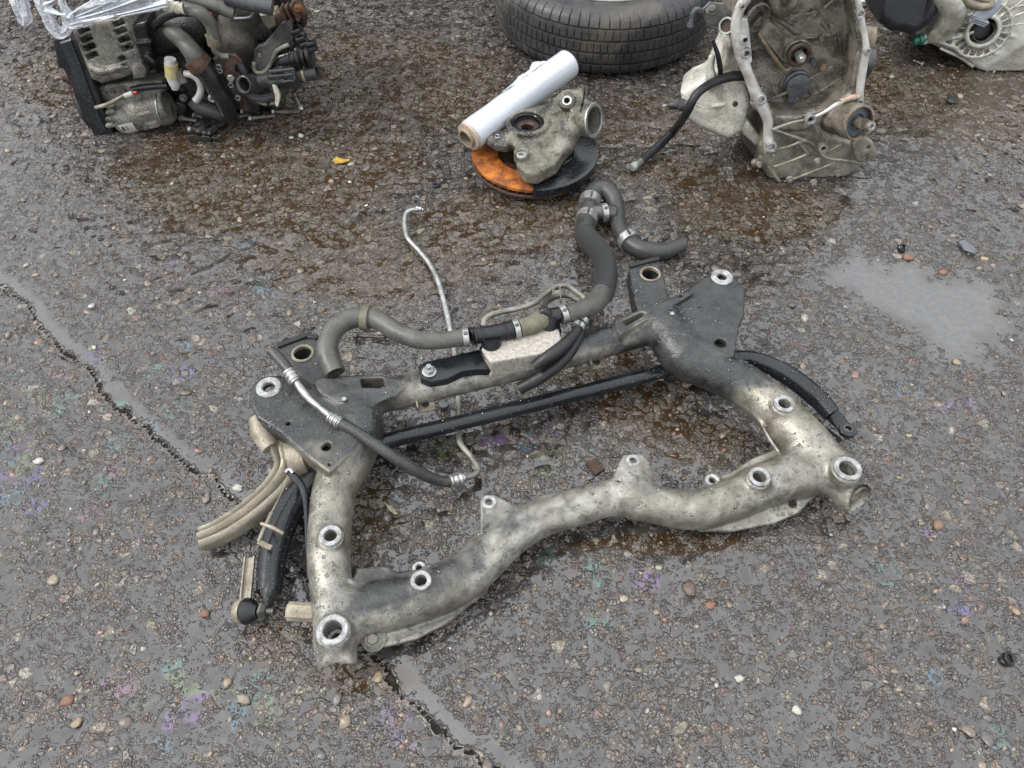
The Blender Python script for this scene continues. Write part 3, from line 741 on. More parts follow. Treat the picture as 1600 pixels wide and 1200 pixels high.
    for px, py, z, rr, k in [(1290, 720, .08, .13, 1), (1240, 660, .09, .085, 1), (700, 598, .12, .10, .75), (600, 604, .13, .07, .45), (790, 590, .12, .09, .7), (900, 560, .12, .1, .6), (1030, 484, .16, .05, .5), (990, 505, .16, .04, .6),
                             (600, 930, .08, .05, -.55), (690, 890, .08, .07, -.45), (520, 700, .12, .07, .35), (480, 690, .12, .05, .35), (1150, 740, .08, .06, -.1), (530, 640, .14, .06, -.2)]:
        q = P(px, py, z); bare += k * np.exp(-(((co - q) / rr) ** 2).sum(1))
    nn_ = np.empty(n * 3, np.float32); body.data.vertices.foreach_get('normal', nn_); nz = nn_.reshape(-1, 3)[:, 2]
    bare -= .42 * np.clip((nz - .55) / .4, 0, 1) * (.25 + 1.2 * fbm(co[:, 0], co[:, 1], 11, 55))          # road film lies on what faces up
    A = body.data.attributes.new('bare', 'FLOAT', 'POINT'); A.data.foreach_set('value', np.clip(bare, 0, 1).astype(np.float32))
    # sleeves and washers
    for px, py, z, wo_, wi, _ in rings:
        m = MB(); p, ro = C(px, py, z, wo_); _, ri = C(px, py, z, wi); m.ring(p - V(0, 0, .042), UP, ro, ri * 1.0, .047, 32, .16)
        for kk in range(3): m.ring(p - V(0, 0, .003 + .0045 * kk), UP, ro * 1.02, ro * .97, .0012, 32, .2)
        sl_ = m.build('sleeve', M['clean'], root)
        m = MB(); m.ring(p - V(0, 0, .050), UP, ri * .98, ri * .50, .018, 24); m.build('bolt_seat', M['zinc'], sl_)
    for px, py, z, wo_, wi in flat:
        m = MB(); p, ro = C(px, py, z, wo_); _, ri = C(px, py, z, wi); m.ring(p - V(0, 0, .008), UP, ro, ri, .011, 28, .2); m.build('washer', M['clean'], root)
    for px, py, z, wo_, wi in [(473, 552, .139, 36, 27), (1016, 428, .149, 33, 26)]:
        m = MB(); p, ro = C(px, py, z, wo_); _, ri = C(px, py, z, wi); m.ring(p - V(0, 0, .006), UP, ro, ri, .0085, 28, .3); m.build('mount_collar', M['cream'], root)
    # torn pale lips and a rusty sleeve in the open left end
    m = MB(); m.prism([P(499, 1012, .085), P(514, 1018, .082), P(506, 1034, .050), P(500, 1034, .045)], nrm(V(.3, -.6, .7)), .0025); m.prism([P(530, 1027, .075), P(552, 1012, .080), P(555, 1024, .055), P(545, 1034, .045), P(530, 1036, .05)], nrm(V(-.2, -.6, .8)), .0025); m.build('torn_lip', M['cream'], root)
    m = MB(); a, b = P(515, 1020, .052), P(535, 1020, .052); m.cyl(a, b, .012, 14); m.build('rusty_sleeve', M['rust'], root)
    m = MB(); m.ring(P(1338, 774, .056) - V(0, 0, 0), nrm(V(.45, -.75, .1)), .024, .020, .004, 24); m.build('end_rim', M['cream'], root)
    # black foam strips on the end mounts
    for a, b, z in [((433, 541), (480, 524), .140), ((478, 524), (497, 528), .139), ((983, 416), (1030, 404), .150)]:
        m = MB(); A_, B_ = P(*a, z), P(*b, z); m.box((A_ + B_) / 2, [B_ - A_, np.cross(UP, B_ - A_), UP], (np.linalg.norm(B_ - A_) / 2, .005, .004), .002); m.build('foam_strip', M['rubber'], root)
    for px, py, z, w_ in [(510, 697, .120, 17), (1126, 535, .134, 17), (450, 661, .132, 8)]:  # black discs sunk in the plate holes paint the shade inside them
        m = MB(); p, ri = C(px, py, z, w_); m.cyl(p - UP * .004, p, ri * 1.05, 20); m.build('bore', M['hole'], root)
    # weld studs and bolts
    for px, py, z, h in [(540, 632, .150, .018), (1048, 500, .160, .02), (1103, 546, .14, .010)]:
        m = MB(); p = P(px, py, z - .012); m.cyl(p, p + UP * h, .0045, 10); nut(m, p, UP, .009, .006); m.build('stud', M['zinc'], root)
    # tabs below the rear tube
    for (px, py), (qx, qy) in [((665, 632), (650, 626)), ((932, 566), (918, 560))]:
        p = P(px, py, .10); m = MB(); x = V(.97, .24, 0); y = V(-.24, .97, 0)
        m.box(p + y * .002, [x, y, UP], (.017, .019, .0018), .0008); m.box(p - x * .0165 + UP * .008, [x, y, UP], (.0015, .017, .010), 0)
        tb = m.build('tab', M['cream'], root)
        m = MB(); m.cyl(p + UP * .0021 - y * .002, p + UP * .0032 - y * .002, .0065, 16); m.build('bolt_hole', M['hole'], tb)
    # side stub tube near the lower left corner, flange bolt
    m = MB(); a, b = P(452, 955, .045), P(498, 958, .050); m.tube([a, (a + b) / 2, b], [.0165, .0165, .0165], 10, hollow=.2); m.build('stub_tube', M['cream'], root)
    m = MB(); p = P(584, 998, .040); ax = nrm(V(.05, -.35, .9)); m.lathe(p, ax, [(.021, 0), (.021, .003), (.013, .006), (.013, .010)], 24); nut(m, p + ax * .009, ax, .010, .008)
    m.build('flange_bolt', M['alu'], root)
    # black cover plate with its bolt on the rear tube
    m = MB(); pl = PL([(653, 572), (662, 566), (745, 547), (765, 543), (766, 577), (745, 577), (722, 580), (698, 592), (672, 596), (657, 590)], .164); m.prism(pl, UP, .018, .0015)
    m.build('cover_plate', M['black_paint'], root)
    m = MB(); p = P(671, 581, .165); m.lathe(p, UP, [(.014, 0), (.014, .0022), (.010, .003)], 20); nut(m, p + UP * .0028, UP, .0095, .008); m.cyl(p + UP * .01, p + UP * .018, .005, 10); m.build('plate_bolt', M['zinc'], root)
    # left rubber bush under the plate
    m = MB(); p = P(468, 716, .075); ax = nrm(V(1, .35, .1)); m.lathe(p - ax * .02, ax, [(.034, 0), (.038, .004), (.038, .030), (.030, .034), (.030, .045)], 28); m.build('bush', M['cream'], root)
    m = MB(); m.lathe(p + ax * .024, ax, [(.031, 0), (.031, .002), (.012, .003), (.012, .02)], 24); m.build('bush_rubber', M['hole'], root)
    # oily stem under the right arm
    m = MB(); p = P(1058, 590, .06); m.cyl(P(1045, 585, .035), P(1068, 578, .085), .020, 14, .016, .004); m.build('oily_clamp', M['plastic'], root)
    return root, body
SUB, SUBBODY = build_subframe()

def drops_on(body, parent, n, seed, r=(.0010, .0030), ymin=None, up=.45, name='water_drops', filt=None):
    me = body.data; k = len(me.vertices); co = np.empty(k * 3, np.float32); no = np.empty(k * 3, np.float32)
    me.vertices.foreach_get('co', co); me.vertices.foreach_get('normal', no); co = co.reshape(-1, 3); no = no.reshape(-1, 3)
    co = co + wloc(body)
    ok = no[:, 2] > up
    if filt is not None: ok &= filt(co)
    I = np.argwhere(ok)[:, 0]; g = np.random.default_rng(seed); I = g.choice(I, min(n, len(I)), replace=False)
    v0, f0 = ICO1; v = []; f = []
    # spread over the faces round the chosen vertices, not on the vertices themselves
    ev = np.empty(len(me.edges) * 2, np.int32); me.edges.foreach_get('vertices', ev); ev = ev.reshape(-1, 2)
    nb = np.arange(k); nb[ev[:, 0]] = ev[:, 1]; nb2 = np.arange(k); nb2[ev[::-1, 1]] = ev[::-1, 0]
    ta = g.random((len(I), 1)); tb_ = g.random((len(I), 1)) * (1 - ta); cI = co[I] * (1 - ta - tb_) + co[nb[I]] * ta + co[nb2[I]] * tb_
    rr = np.clip(r[0] * np.exp(g.normal(0, .55, len(I))) , r[0] * .5, r[1])
    for i, q in enumerate(I):
        nn_ = nrm(no[q]); u, w_ = perp(nn_); a = rr[i]
        v.append(cI[i] + (v0[:, :1] * u + v0[:, 1:2] * w_ * g.uniform(.8, 1.2) + v0[:, 2:] * nn_ * .6) * a)
    v = np.concatenate(v); f = (f0[None] + (np.arange(len(I)) * len(v0))[:, None, None]).reshape(-1, 3)
    return obj(name, v, f, M['drop'], parent, kind='stuff')
drops_on(SUBBODY, SUB, 3800, 5, (.0013, .0042), filt=lambda c: (fbm(c[:, 0], c[:, 1], 9, 91) > .42) & ((c[:, 1] > 1.0) | (RNG.random(len(c)) < .35)))

# ------------------------------------------------------------------ stabiliser bar
def build_bar():
    root = empty('stabiliser_bar', P(830, 660, 0), 'long black bar through the subframe with flattened right end and eye', 'steel bar')
    m = MB()
    L = [(420, 925, .035, 40), (428, 860, .042, 46), (450, 800, .050, 46), (490, 752, .055, 44), (545, 715, .055, 40), (610, 688, .055, 26), (700, 665, .055, 25), (800, 640, .055, 25), (900, 615, .055, 24), (1000, 590, .055, 23), (1040, 579, .055, 23), (1100, 566, .052, 24), (1160, 560, .055, 26), (1190, 567, .055, 29), (1232, 587, .050, 32), (1276, 621, .042, 32), (1300, 648, .036, 28)]
    p, r = CP(L); m.tube(p, r, 16, 5); b = m.build('bar', M['black_paint'], root)
    m = MB(); p = PL([(1292, 640), (1312, 640), (1334, 664), (1337, 675), (1332, 686), (1320, 686), (1311, 678), (1300, 660)], .030)
    hole = P(1324, 672, .030)
    m.tube([P(1300, 648, .034), P(1310, 658, .030), P(1318, 666, .028)], [.015, .017, .016], 12, 4, flat=[.9, .5, .32], up=UP); m.ring(hole - UP * .005, UP, .0175, .0075, .010, 24); m.build('eye', M['black_paint'], root)
    m = MB(); m.ring(hole + UP * .0046, UP, .0095, .0068, .0016, 20); m.build('eye_rim', M['steel_dark'], root)
    # left end: flattened eye bolted to its link
    m = MB(); m.tube([P(422, 918, .038), P(420, 935, .038), P(418, 950, .036)], [.020, .017, .016], 12, 4, flat=[1, .55, .4], up=V(1, 0, 0)); m.build('eye', M['dark_paint'], root)
    drops_on(b, root, 520, 8, (.0014, .0030), up=.3)
    return root
build_bar()

# ------------------------------------------------------------------ drop link, curved control arm, wire bracket
def strip(m, pts, w_, th, side):
    """flat band along pts; side: width direction per point or one vector"""
    pts = np.asarray(pts, float); pts, _ = catmull(pts, np.zeros((len(pts), 1)), 5) if len(pts) > 2 else (pts, None)
    T = np.gradient(pts, axis=0); rings = []
    for p, t_ in zip(pts, T):
        t_ = nrm(t_); s_ = nrm(np.asarray(side, float) - t_ * np.dot(side, t_)); n_ = np.cross(t_, s_)
        rings.append(np.array([p + s_ * w_ / 2 + n_ * th / 2, p - s_ * w_ / 2 + n_ * th / 2, p - s_ * w_ / 2 - n_ * th / 2, p + s_ * w_ / 2 - n_ * th / 2]))
    m.loft(rings)
def build_link():
    r = empty('drop_link', P(388, 950, 0), 'pale channel-section drop link with black ball joint, lying beside the lower left of the frame', 'drop link')
    m = MB(); a, b = P(391, 872, .040), P(384, 940, .034); ax = nrm(b - a); s_ = nrm(np.cross(ax, UP))
    strip(m, [a, (a + b) / 2, b], .016, .003, s_)
    for k in (-1, 1): strip(m, [a + s_ * k * .008 + UP * .003, (a + b) / 2 + s_ * k * .008 + UP * .003, b + s_ * k * .008 + UP * .003], .008, .0025, UP)
    m.build('channel', M['cream'], r)
    c = P(384, 955, .032); ax = nrm(V(.93, -.1, .25)); m = MB(); m.lathe(c - ax * .012, ax, [(.004, -.006), (.017, -.005), (.0205, 0), (.021, .009)], 24); m.build('ball_housing', M['cream'], r)
    m = MB(); m.lathe(c - ax * .003, ax, [(.020, 0), (.023, .005), (.021, .012), (.018, .018), (.013, .023), (.011, .028)], 24); m.build('boot', M['plastic'], r)
    m = MB(); e = c + ax * .026; m.cyl(e, e + ax * .030, .0065, 12); m.lathe(e + ax * .006, ax, [(.017, 0), (.017, .005), (.010, .010)], 6); m.build('nut', M['steel_dark'], r)
build_link()
def build_arm():
    r = empty('control_arm', P(380, 790, 0), 'curved dirty cream control arm with pressed ridges, sticking out left of the frame', 'control arm')
    L = [(440, 672, .090, 58), (452, 700, .082, 60), (450, 730, .070, 50), (425, 765, .056, 44), (385, 800, .044, 42), (345, 826, .036, 40), (312, 840, .030, 38)]
    p, rad = CP(L); sp, ex = catmull(p, rad[:, None], 6); T = np.gradient(sp, axis=0)
    prof = [(-1, -.75), (-1, .0), (-.80, .42), (-.55, .50), (-.30, .12), (-.10, .55), (.12, .62), (.34, .10), (.50, -.12), (.68, .12), (.88, .16), (1, -.10), (1, -.75), (.9, -.75), (.88, -.15), (0, .15), (-.88, -.1), (-.9, -.75)]
    rings = []
    for q, t_, e in zip(sp, T, ex[:, 0]):
        t_ = nrm(t_); s_ = nrm(np.cross(t_, UP)); n_ = np.cross(s_, t_); rings.append(np.array([q + s_ * a * e + n_ * b * e for a, b in prof]))
    m = MB(); m.loft(rings); m.build('pressed_arm', M['arm'], r, auto=50)
    m = MB(); q = P(408, 690, .085); m.tube([P(402, 652, .10), P(410, 676, .09), P(424, 700, .08)], [.016, .022, .018], 12); m.build('inner_lug', M['cream'], r)
M['arm'] = mat('rain_streaked_cream_aluminium', (.40, .36, .28), (.22, .19, .14), .36, .35, 12, .0004, (.08, .07, .05), .3, c3=(.15, .125, .09))
build_arm()
def build_bracket():
    r = empty('cable_bracket', P(440, 800, 0), 'thin bent wire and strip bracket hanging between the control arm and the left tube', 'bracket')
    m = MB(); strip(m, [P(452, 733, .11), P(446, 752, .105), P(437, 775, .10), (P(424, 800, .095))], .007, .002, UP + V(.5, 0, 0)); strip(m, [P(424, 800, .095), P(412, 826, .09), P(404, 846, .085)], .009, .002, V(.6, .2, .5))
    strip(m, [P(404, 846, .085), P(414, 852, .083), P(424, 856, .082)], .009, .002, V(0, 1, 0)); m.build('strip', M['cream'], r)
    m = MB(); m.tube([P(408, 818, .095), P(425, 824, .097), P(443, 834, .093)], .0035, 8); m.build('cross_rod', M['cream'], r)
    m = MB(); m.tube([P(450, 735, .115), P(464, 750, .112), P(474, 765, .108), P(478, 795, .10), P(480, 850, .08), P(483, 905, .06)], [.006, .008, .006, .0042, .0035, .0035], 10); m.build('black_rod', M['black_paint'], r)
    m = MB(); m.tube([P(446, 738, .12), P(452, 733, .122), P(458, 739, .12)], .0035, 8); m.build('hook', M['zinc'], r)
build_bracket()

# ------------------------------------------------------------------ oil cooler and its hoses, on the rear tube
def along(m, L, n=14, res=5, **k):
    p, r = CP(L); m.tube(p, r, n, res, **k); return m
def clamp(L, parent, name='clamp', mt='zinc', k=1.14):
    m = MB(); p, r = CP(L); m.tube(p, r * k, 20, 1, spline=False); o = m.build(name, M[mt], parent)
    a = nrm(p[-1] - p[0]); c = (p[0] + p[-1]) / 2; u = nrm(V(0, -.4, 1) - a * np.dot(V(0, -.4, 1), a))
    m = MB(); m.box(c + u * r[0] * k * 1.05, [a, np.cross(u, a), u], (np.linalg.norm(p[-1] - p[0]) * .35, .003, .0015), .0006); m.build('clamp_ear', M['steel_dark'], o); return o
def build_cooler():
    r = empty('oil_cooler', P(810, 560, 0), 'speckled pale oil cooler with grey coolant hoses on the rear tube of the subframe', 'oil cooler')
    S = SDF((-.12, .85, .08), (.16, 1.30, .24), .0024)
    S.prism(PL([(752, 545), (757, 532), (858, 503), (874, 515), (878, 530), (868, 548), (766, 566)], .186), UP, .048, .004, .003)
    S.prism(PL([(746, 580), (757, 566), (770, 572), (768, 584)], .15), UP, .012, .003, .008)
    for k in range(5):
        a, b = P(763, 545 + 0, .178 - .009 * k), P(872, 517, .178 - .009 * k); S.path([a + V(-.004, -.018, 0), b + V(.002, -.018, 0)], [.0022, .0022], .003)
    S.build('cooler_casting', M['speckled'], r)
    m = MB(); along(m, [(524, 583, .158, 33), (513, 556, .170, 34), (514, 530, .180, 33), (530, 507, .190, 32), (560, 496, .195, 32), (590, 500, .195, 31), (620, 518, .195, 30), (655, 531, .195, 29), (690, 532, .195, 27), (724, 527, .195, 27)], hollow=.22); m.build('hose', M['hose'], r, label='grey hose bent in a hook at the left, its open end above the left bracket')
    m = MB(); along(m, [(566, 497, .195, 39), (577, 498, .195, 39)], spline=False); m.build('tape_band', M['olive'], r)
    for L in ([(723, 527, .195, 28), (732, 526, .195, 28)], [(802, 515, .196, 28), (810, 513, .196, 28)], [(875, 493, .196, 28), (883, 490, .196, 28)]): clamp(L, r)
    # left tee
    m = MB(); along(m, [(735, 526, .196, 31), (742, 524, .196, 27), (764, 522, .196, 27), (790, 517, .196, 28), (800, 515, .196, 30)], 18, 2)
    m.cyl(P(768, 548, .172), P(768, 528, .196), .019, 18); m.ring(P(768, 550, .170), UP, .023, .012, .007, 24); m.ring(P(768, 545, .177), UP, .021, .012, .004, 24)
    for q in (741, 752, 789, 799):
        a, r_ = C(q, 526 - (q - 741) * .18, .196, 33); ax = nrm(P(800, 515, .196) - P(735, 526, .196)); m.ring(a, ax, r_, r_ * .7, .003, 22)
    m.box(P(746, 515, .206), [V(1, .2, 0), V(-.2, 1, 0), UP], (.012, .003, .006), .001); m.build('tee_connector', M['plastic'], r)
    m = MB(); along(m, [(812, 513, .196, 28), (830, 508, .196, 30), (845, 500, .197, 32), (850, 497, .197, 30)]); m.build('hose', M['olive'], r, label='short crinkled olive hose between the two black connectors')
    # right tee
    m = MB(); m.cyl(P(858, 517, .172), P(857, 492, .203), .020, 18, .017); m.ring(P(858, 520, .168), UP, .024, .012, .007, 24); m.ring(P(858, 512, .180), UP, .022, .012, .004, 24); m.cyl(P(858, 495, .197), P(874, 492, .197), .0165, 16)
    m.tube([P(857, 494, .205), P(852, 486, .216), P(846, 488, .212)], [.010, .009, .009], 12); m.build('tee_connector', M['plastic'], r)
    # right hose, over the bracket and down to the ground
    m = MB(); along(m, [(884, 490, .196, 29), (908, 485, .190, 31), (930, 473, .175, 33), (942, 456, .155, 34)]); m.build('hose', M['hose'], r, label='grey elbow hose right of the cooler')
    m = MB(); along(m, [(941, 460, .158, 37), (947, 430, .120, 37), (942, 400, .080, 36), (925, 380, .052, 36), (913, 365, .040, 34)]); m.build('ribbed_sleeve', M['ribbed'], r)
    m = MB(); along(m, [(913, 368, .040, 31), (914, 350, .034, 30), (920, 330, .030, 29), (924, 312, .030, 30), (932, 299, .034, 30), (944, 296, .036, 30), (957, 306, .034, 28), (964, 325, .026, 24), (965, 345, .022, 24), (970, 362, .021, 25), (985, 380, .021, 27), (1005, 391, .021, 29), (1030, 393, .021, 28), (1050, 388, .020, 24), (1067, 382, .020, 21)], hollow=.2); m.build('hose', M['hose_dark'], r, label='dark curved hose lying on the ground beyond the frame')
    for L in ([(920, 322, .032, 30), (923, 311, .032, 30)], [(915, 347, .034, 31), (918, 338, .033, 31)], [(940, 333, .034, 26), (948, 332, .034, 26)], [(980, 372, .021, 32), (986, 380, .021, 32)]): clamp(L, r)
    m = MB(); along(m, [(924, 333, .033, 24), (945, 332, .034, 25), (962, 333, .034, 25)], hollow=.22); m.build('side_stub', M['dark_paint'], r)
    # two black hoses curving down in front of the tube
    m = MB(); along(m, [(834, 573, .165, 15), (856, 558, .180, 21), (880, 541, .185, 22), (898, 522, .182, 17), (905, 510, .178, 15)], hollow=.2); m.build('black_hose', M['rubber'], r)
    m = MB(); along(m, [(812, 607, .110, 20), (840, 592, .130, 21), (872, 570, .150, 20), (893, 546, .165, 19), (905, 522, .172, 16), (909, 508, .176, 14)], hollow=.25); m.build('black_hose', M['rubber'], r)
    for L in ([(902, 513, .180, 20), (905, 508, .180, 20)], [(907, 504, .178, 18), (911, 499, .178, 18)]): clamp(L, r)
    m = MB(); along(m, [(908, 500, .176, 7), (915, 485, .18, 7), (922, 470, .18, 6)]); m.build('thin_pipe', M['alu'], r)
M['hose_dark'] = mat('dark_grey_hose', (.060, .062, .060), (.038, .039, .038), .42, 0, 22, .0004, (.18, .175, .16), .3)
def ribbed():
    t = NT('ribbed_black_sleeve'); p = t.pos(); w1 = t.n('TexWave', wave_type='BANDS', bands_direction='DIAGONAL'); t.l(p, w1.inputs['Vector']); w1.inputs['Scale'].default_value = 110; w1.inputs['Distortion'].default_value = 2
    n = t.noise(p, 60, 3); t.set(Base_Color=t.mix(n.outputs[0], (.017, .018, .019), (.026, .027, .027)), Roughness=.5); t.bump(w1.outputs[0], .0008); return t.m
M['ribbed'] = ribbed()
build_cooler()
def build_metal_pipe():
    r = empty('metal_pipe', P(840, 520, 0), 'thin dull metal pipe with small bracket arching behind the oil cooler', 'pipe')
    m = MB(); along(m, [(756, 510, .175, 10), (758, 499, .180, 10), (772, 490, .180, 9), (800, 484, .178, 9), (832, 475, .175, 9), (848, 462, .17, 9), (868, 449, .165, 9), (885, 447, .16, 9), (900, 456, .155, 9), (912, 466, .15, 9), (918, 478, .15, 9)], 10); m.build('tube', M['alu'], r)
    m = MB(); along(m, [(848, 492, .195, 9), (852, 475, .19, 9), (862, 466, .18, 9), (885, 461, .17, 9), (905, 470, .165, 9)], 10); m.build('tube', M['alu_dark'], r)
    m = MB(); c = P(873, 460, .175)
    for dx in (-4, 7): strip(m, [P(868 + dx, 446, .172), P(868 + dx, 458, .175), P(869 + dx, 470, .178)], .008, .002, V(0, 0, 1))
    strip(m, [P(864, 458, .176), P(876, 457, .176)], .012, .002, V(0, 1, 0)); m.build('bracket', M['alu'], r)
build_metal_pipe()
def build_steering_line():
    r = empty('steering_line', P(690, 600, 0), 'steering line of black hose and bright bent pipe crossing under both rear tubes', 'hydraulic line')
    m = MB(); along(m, [(424, 548, .185, 17), (434, 558, .182, 18), (446, 572, .178, 18), (454, 582, .176, 16)], hollow=.3); m.build('sleeve', M['hose_dark'], r)
    def crimp(L):
        m = MB(); p, rr = CP(L); q = []
        n = 13
        for i in range(n): t = i / (n - 1); q.append((p[0] * (1 - t) + p[-1] * t, (rr[0] * (1 - t) + rr[-1] * t) * (1.12 if i % 4 in (1, 2) else .92)))
        m.tube([a for a, _ in q], [b for _, b in q], 16, 1, spline=False); m.build('crimp', M['zinc'], r)
    crimp([(450, 580, .178, 20), (463, 597, .172, 20)])
    m = MB(); along(m, [(462, 595, .173, 11), (472, 610, .168, 13), (482, 622, .164, 11), (500, 637, .160, 9), (516, 650, .158, 12)], 12); m.build('pipe_end', M['zinc'], r)
    crimp([(514, 650, .158, 18), (532, 661, .154, 20)])
    m = MB(); along(m, [(530, 660, .155, 17), (560, 677, .148, 18), (600, 704, .135, 18), (635, 727, .110, 18), (665, 743, .075, 19), (690, 752, .05, 18), (706, 752, .042, 18)]); hb = m.build('hose', M['hose_dark'], r)
    crimp([(702, 753, .042, 20), (724, 747, .036, 19)])
    m = MB(); along(m, [(722, 748, .034, 10), (736, 744, .030, 10), (746, 738, .026, 10), (746, 730, .024, 10), (738, 716, .022, 9), (726, 702, .022, 9), (718, 690, .020, 9), (717, 672, .016, 9), (717, 640, .014, 9), (715, 600, .014, 9), (711, 560, .014, 9), (705, 520, .014, 9)], 12); m.build('pipe', M['alu'], r)
    m = MB(); along(m, [(705, 523, .014, 9), (700, 497, .014, 10), (692, 465, .016, 9), (684, 438, .018, 9), (671, 412, .018, 8), (655, 392, .018, 8), (637, 372, .020, 8), (633, 358, .022, 8), (632, 344, .024, 8), (635, 333, .026, 8), (644, 328, .028, 8), (653, 327, .028, 8)], 12); m.build('pipe', M['zinc'], r, label='bright upper length of the pipe')
    m = MB(); p = P(651, 325, .030); m.prism([p + V(x, -.002, z) for x, z in ((-.009, -.008), (.009, -.008), (.010, .012), (.008, .034), (0, .040), (-.008, .034), (-.009, .012))], V(-.5, -1, .1), .004, .0006); m.build('flange_tab', M['clean'], r)
    m = MB(); m.cyl(p + V(.000, .002, -.001), p + V(.014, -.004, -.001), .008, 12); m.cyl(p + V(.014, -.004, -.001), p + V(.018, -.005, -.001), .0045, 12); m.build('spigot', M['zinc'], r)
    m = MB(); m.cyl(p + V(.0, -.006, .024), p + V(0, -.003, .024), .003, 10); m.build('tab_hole', M['hole'], r)
    drops_on(hb, r, 60, 21, (.0011, .002), up=.3)
build_steering_line()
def build_pipe_end():
    r = empty('pipe_stub', P(580, 524, 0), 'small loose metal pipe stub lying on the ground behind the left hooked hose', 'pipe stub')
    m = MB(); along(m, [(552, 525, .012, 10), (560, 524, .012, 8), (566, 525, .011, 6), (600, 527, .011, 5)], 10); m.lathe(P(554, 525, .012), V(1, -.05, 0), [(.008, 0), (.009, .002), (.009, .006), (.006, .007)], 8); m.build('head', M['steel_dark'], r)
    m = MB(); along(m, [(590, 521, .014, 6), (602, 521, .014, 7), (608, 523, .013, 5), (630, 526, .011, 4)], 10); m.build('stem', M['cream'], r)
build_pipe_end()

# ------------------------------------------------------------------ tyre lying on its side
def build_tyre():
    R, W = .358, .205; cx, cy = .302, 2.205 + .358
    r = empty('car_tyre', (cx, cy, 0), 'worn black car tyre on its rim, lying flat at the top of the yard', 'tyre')
    # profile from lower bead round the tread to the upper bead: radius, height, rib id
    pr = [(.225, .035, -1), (.235, .020, -1), (.265, .008, -1), (.300, .004, -1), (.328, .010, -1), (.344, .022, 0), (.351, .034, 0), (.3545, .048, 0), (.3545, .0500, -1), (.347, .052, -1), (.347, .056, -1), (.3555, .058, -1), (.3565, .060, 1), (.3575, .078, 1), (.3575, .0855, 1), (.350, .0875, -1), (.350, .0925, -1), (.3578, .0945, 2), (.358, .105, 2), (.3575, .121, 2), (.3500, .123, -1), (.350, .128, -1), (.3565, .130, 3), (.3555, .150, 3), (.3535, .158, 3), (.348, .160, -1), (.348, .1635, -1), (.3525, .165, 4), (.347, .180, 4), (.337, .190, 4), (.322, .1985, -1), (.316, .2015, -1), (.313, .2005, -1), (.300, .204, -1), (.285, .205, -1), (.2835, .2065, -1), (.278, .2065, -1), (.2765, .2045, -1), (.262, .201, -1), (.245, .194, -1), (.236, .190, -1), (.232, .186, -1), (.222, .176, -1), (.222, .165, -1)]
    N = 864; rings = []; rr = np.random.default_rng(2)
    th = np.arange(N) / N * 2 * math.pi
    for rad, z, rib in pr:
        cut = np.zeros(N)
        if rib >= 0:
            step = (12, 9, 8, 9, 12)[rib]; off = (0, 3, 5, 1, 6)[rib]
            cut = np.where((np.arange(N) + off + (0 if rib in (0, 4) else (z * 900).__int__() % 3)) % step == 0, .0045, 0)
            cut = cut * (rr.random(N) < .9)
        q = rad - cut
        rings.append(np.stack([cx + q * np.cos(th), cy + q * np.sin(th), np.full(N, z)], 1))
    m = MB(); m.loft(rings, cap=False); m.build('tyre', M['tyre'], r, auto=28)
    m = MB(); m.lathe(V(cx, cy, 0), UP, [(.06, .055), (.205, .05), (.214, .10), (.212, .165), (.224, .172), (.226, .182), (.220, .186), (.206, .172), (.204, .11), (.17, .085), (.06, .09)], 64, close=True); rim = m.build('rim', M['alu'], r)
    for k in range(5):
        a = k * 1.2566 + .4; d = V(math.cos(a), math.sin(a), 0); m = MB(); m.box(V(cx, cy, .155) + d * .115, [d, np.cross(UP, d), UP], (.095, .026, .012), .006); m.build('spoke', M['alu'], rim)
    m = MB(); m.cyl(V(cx, cy, .07), V(cx, cy, .175), .07, 24, .055, .004); m.build('hub', M['steel_dark'], rim)
build_tyre()

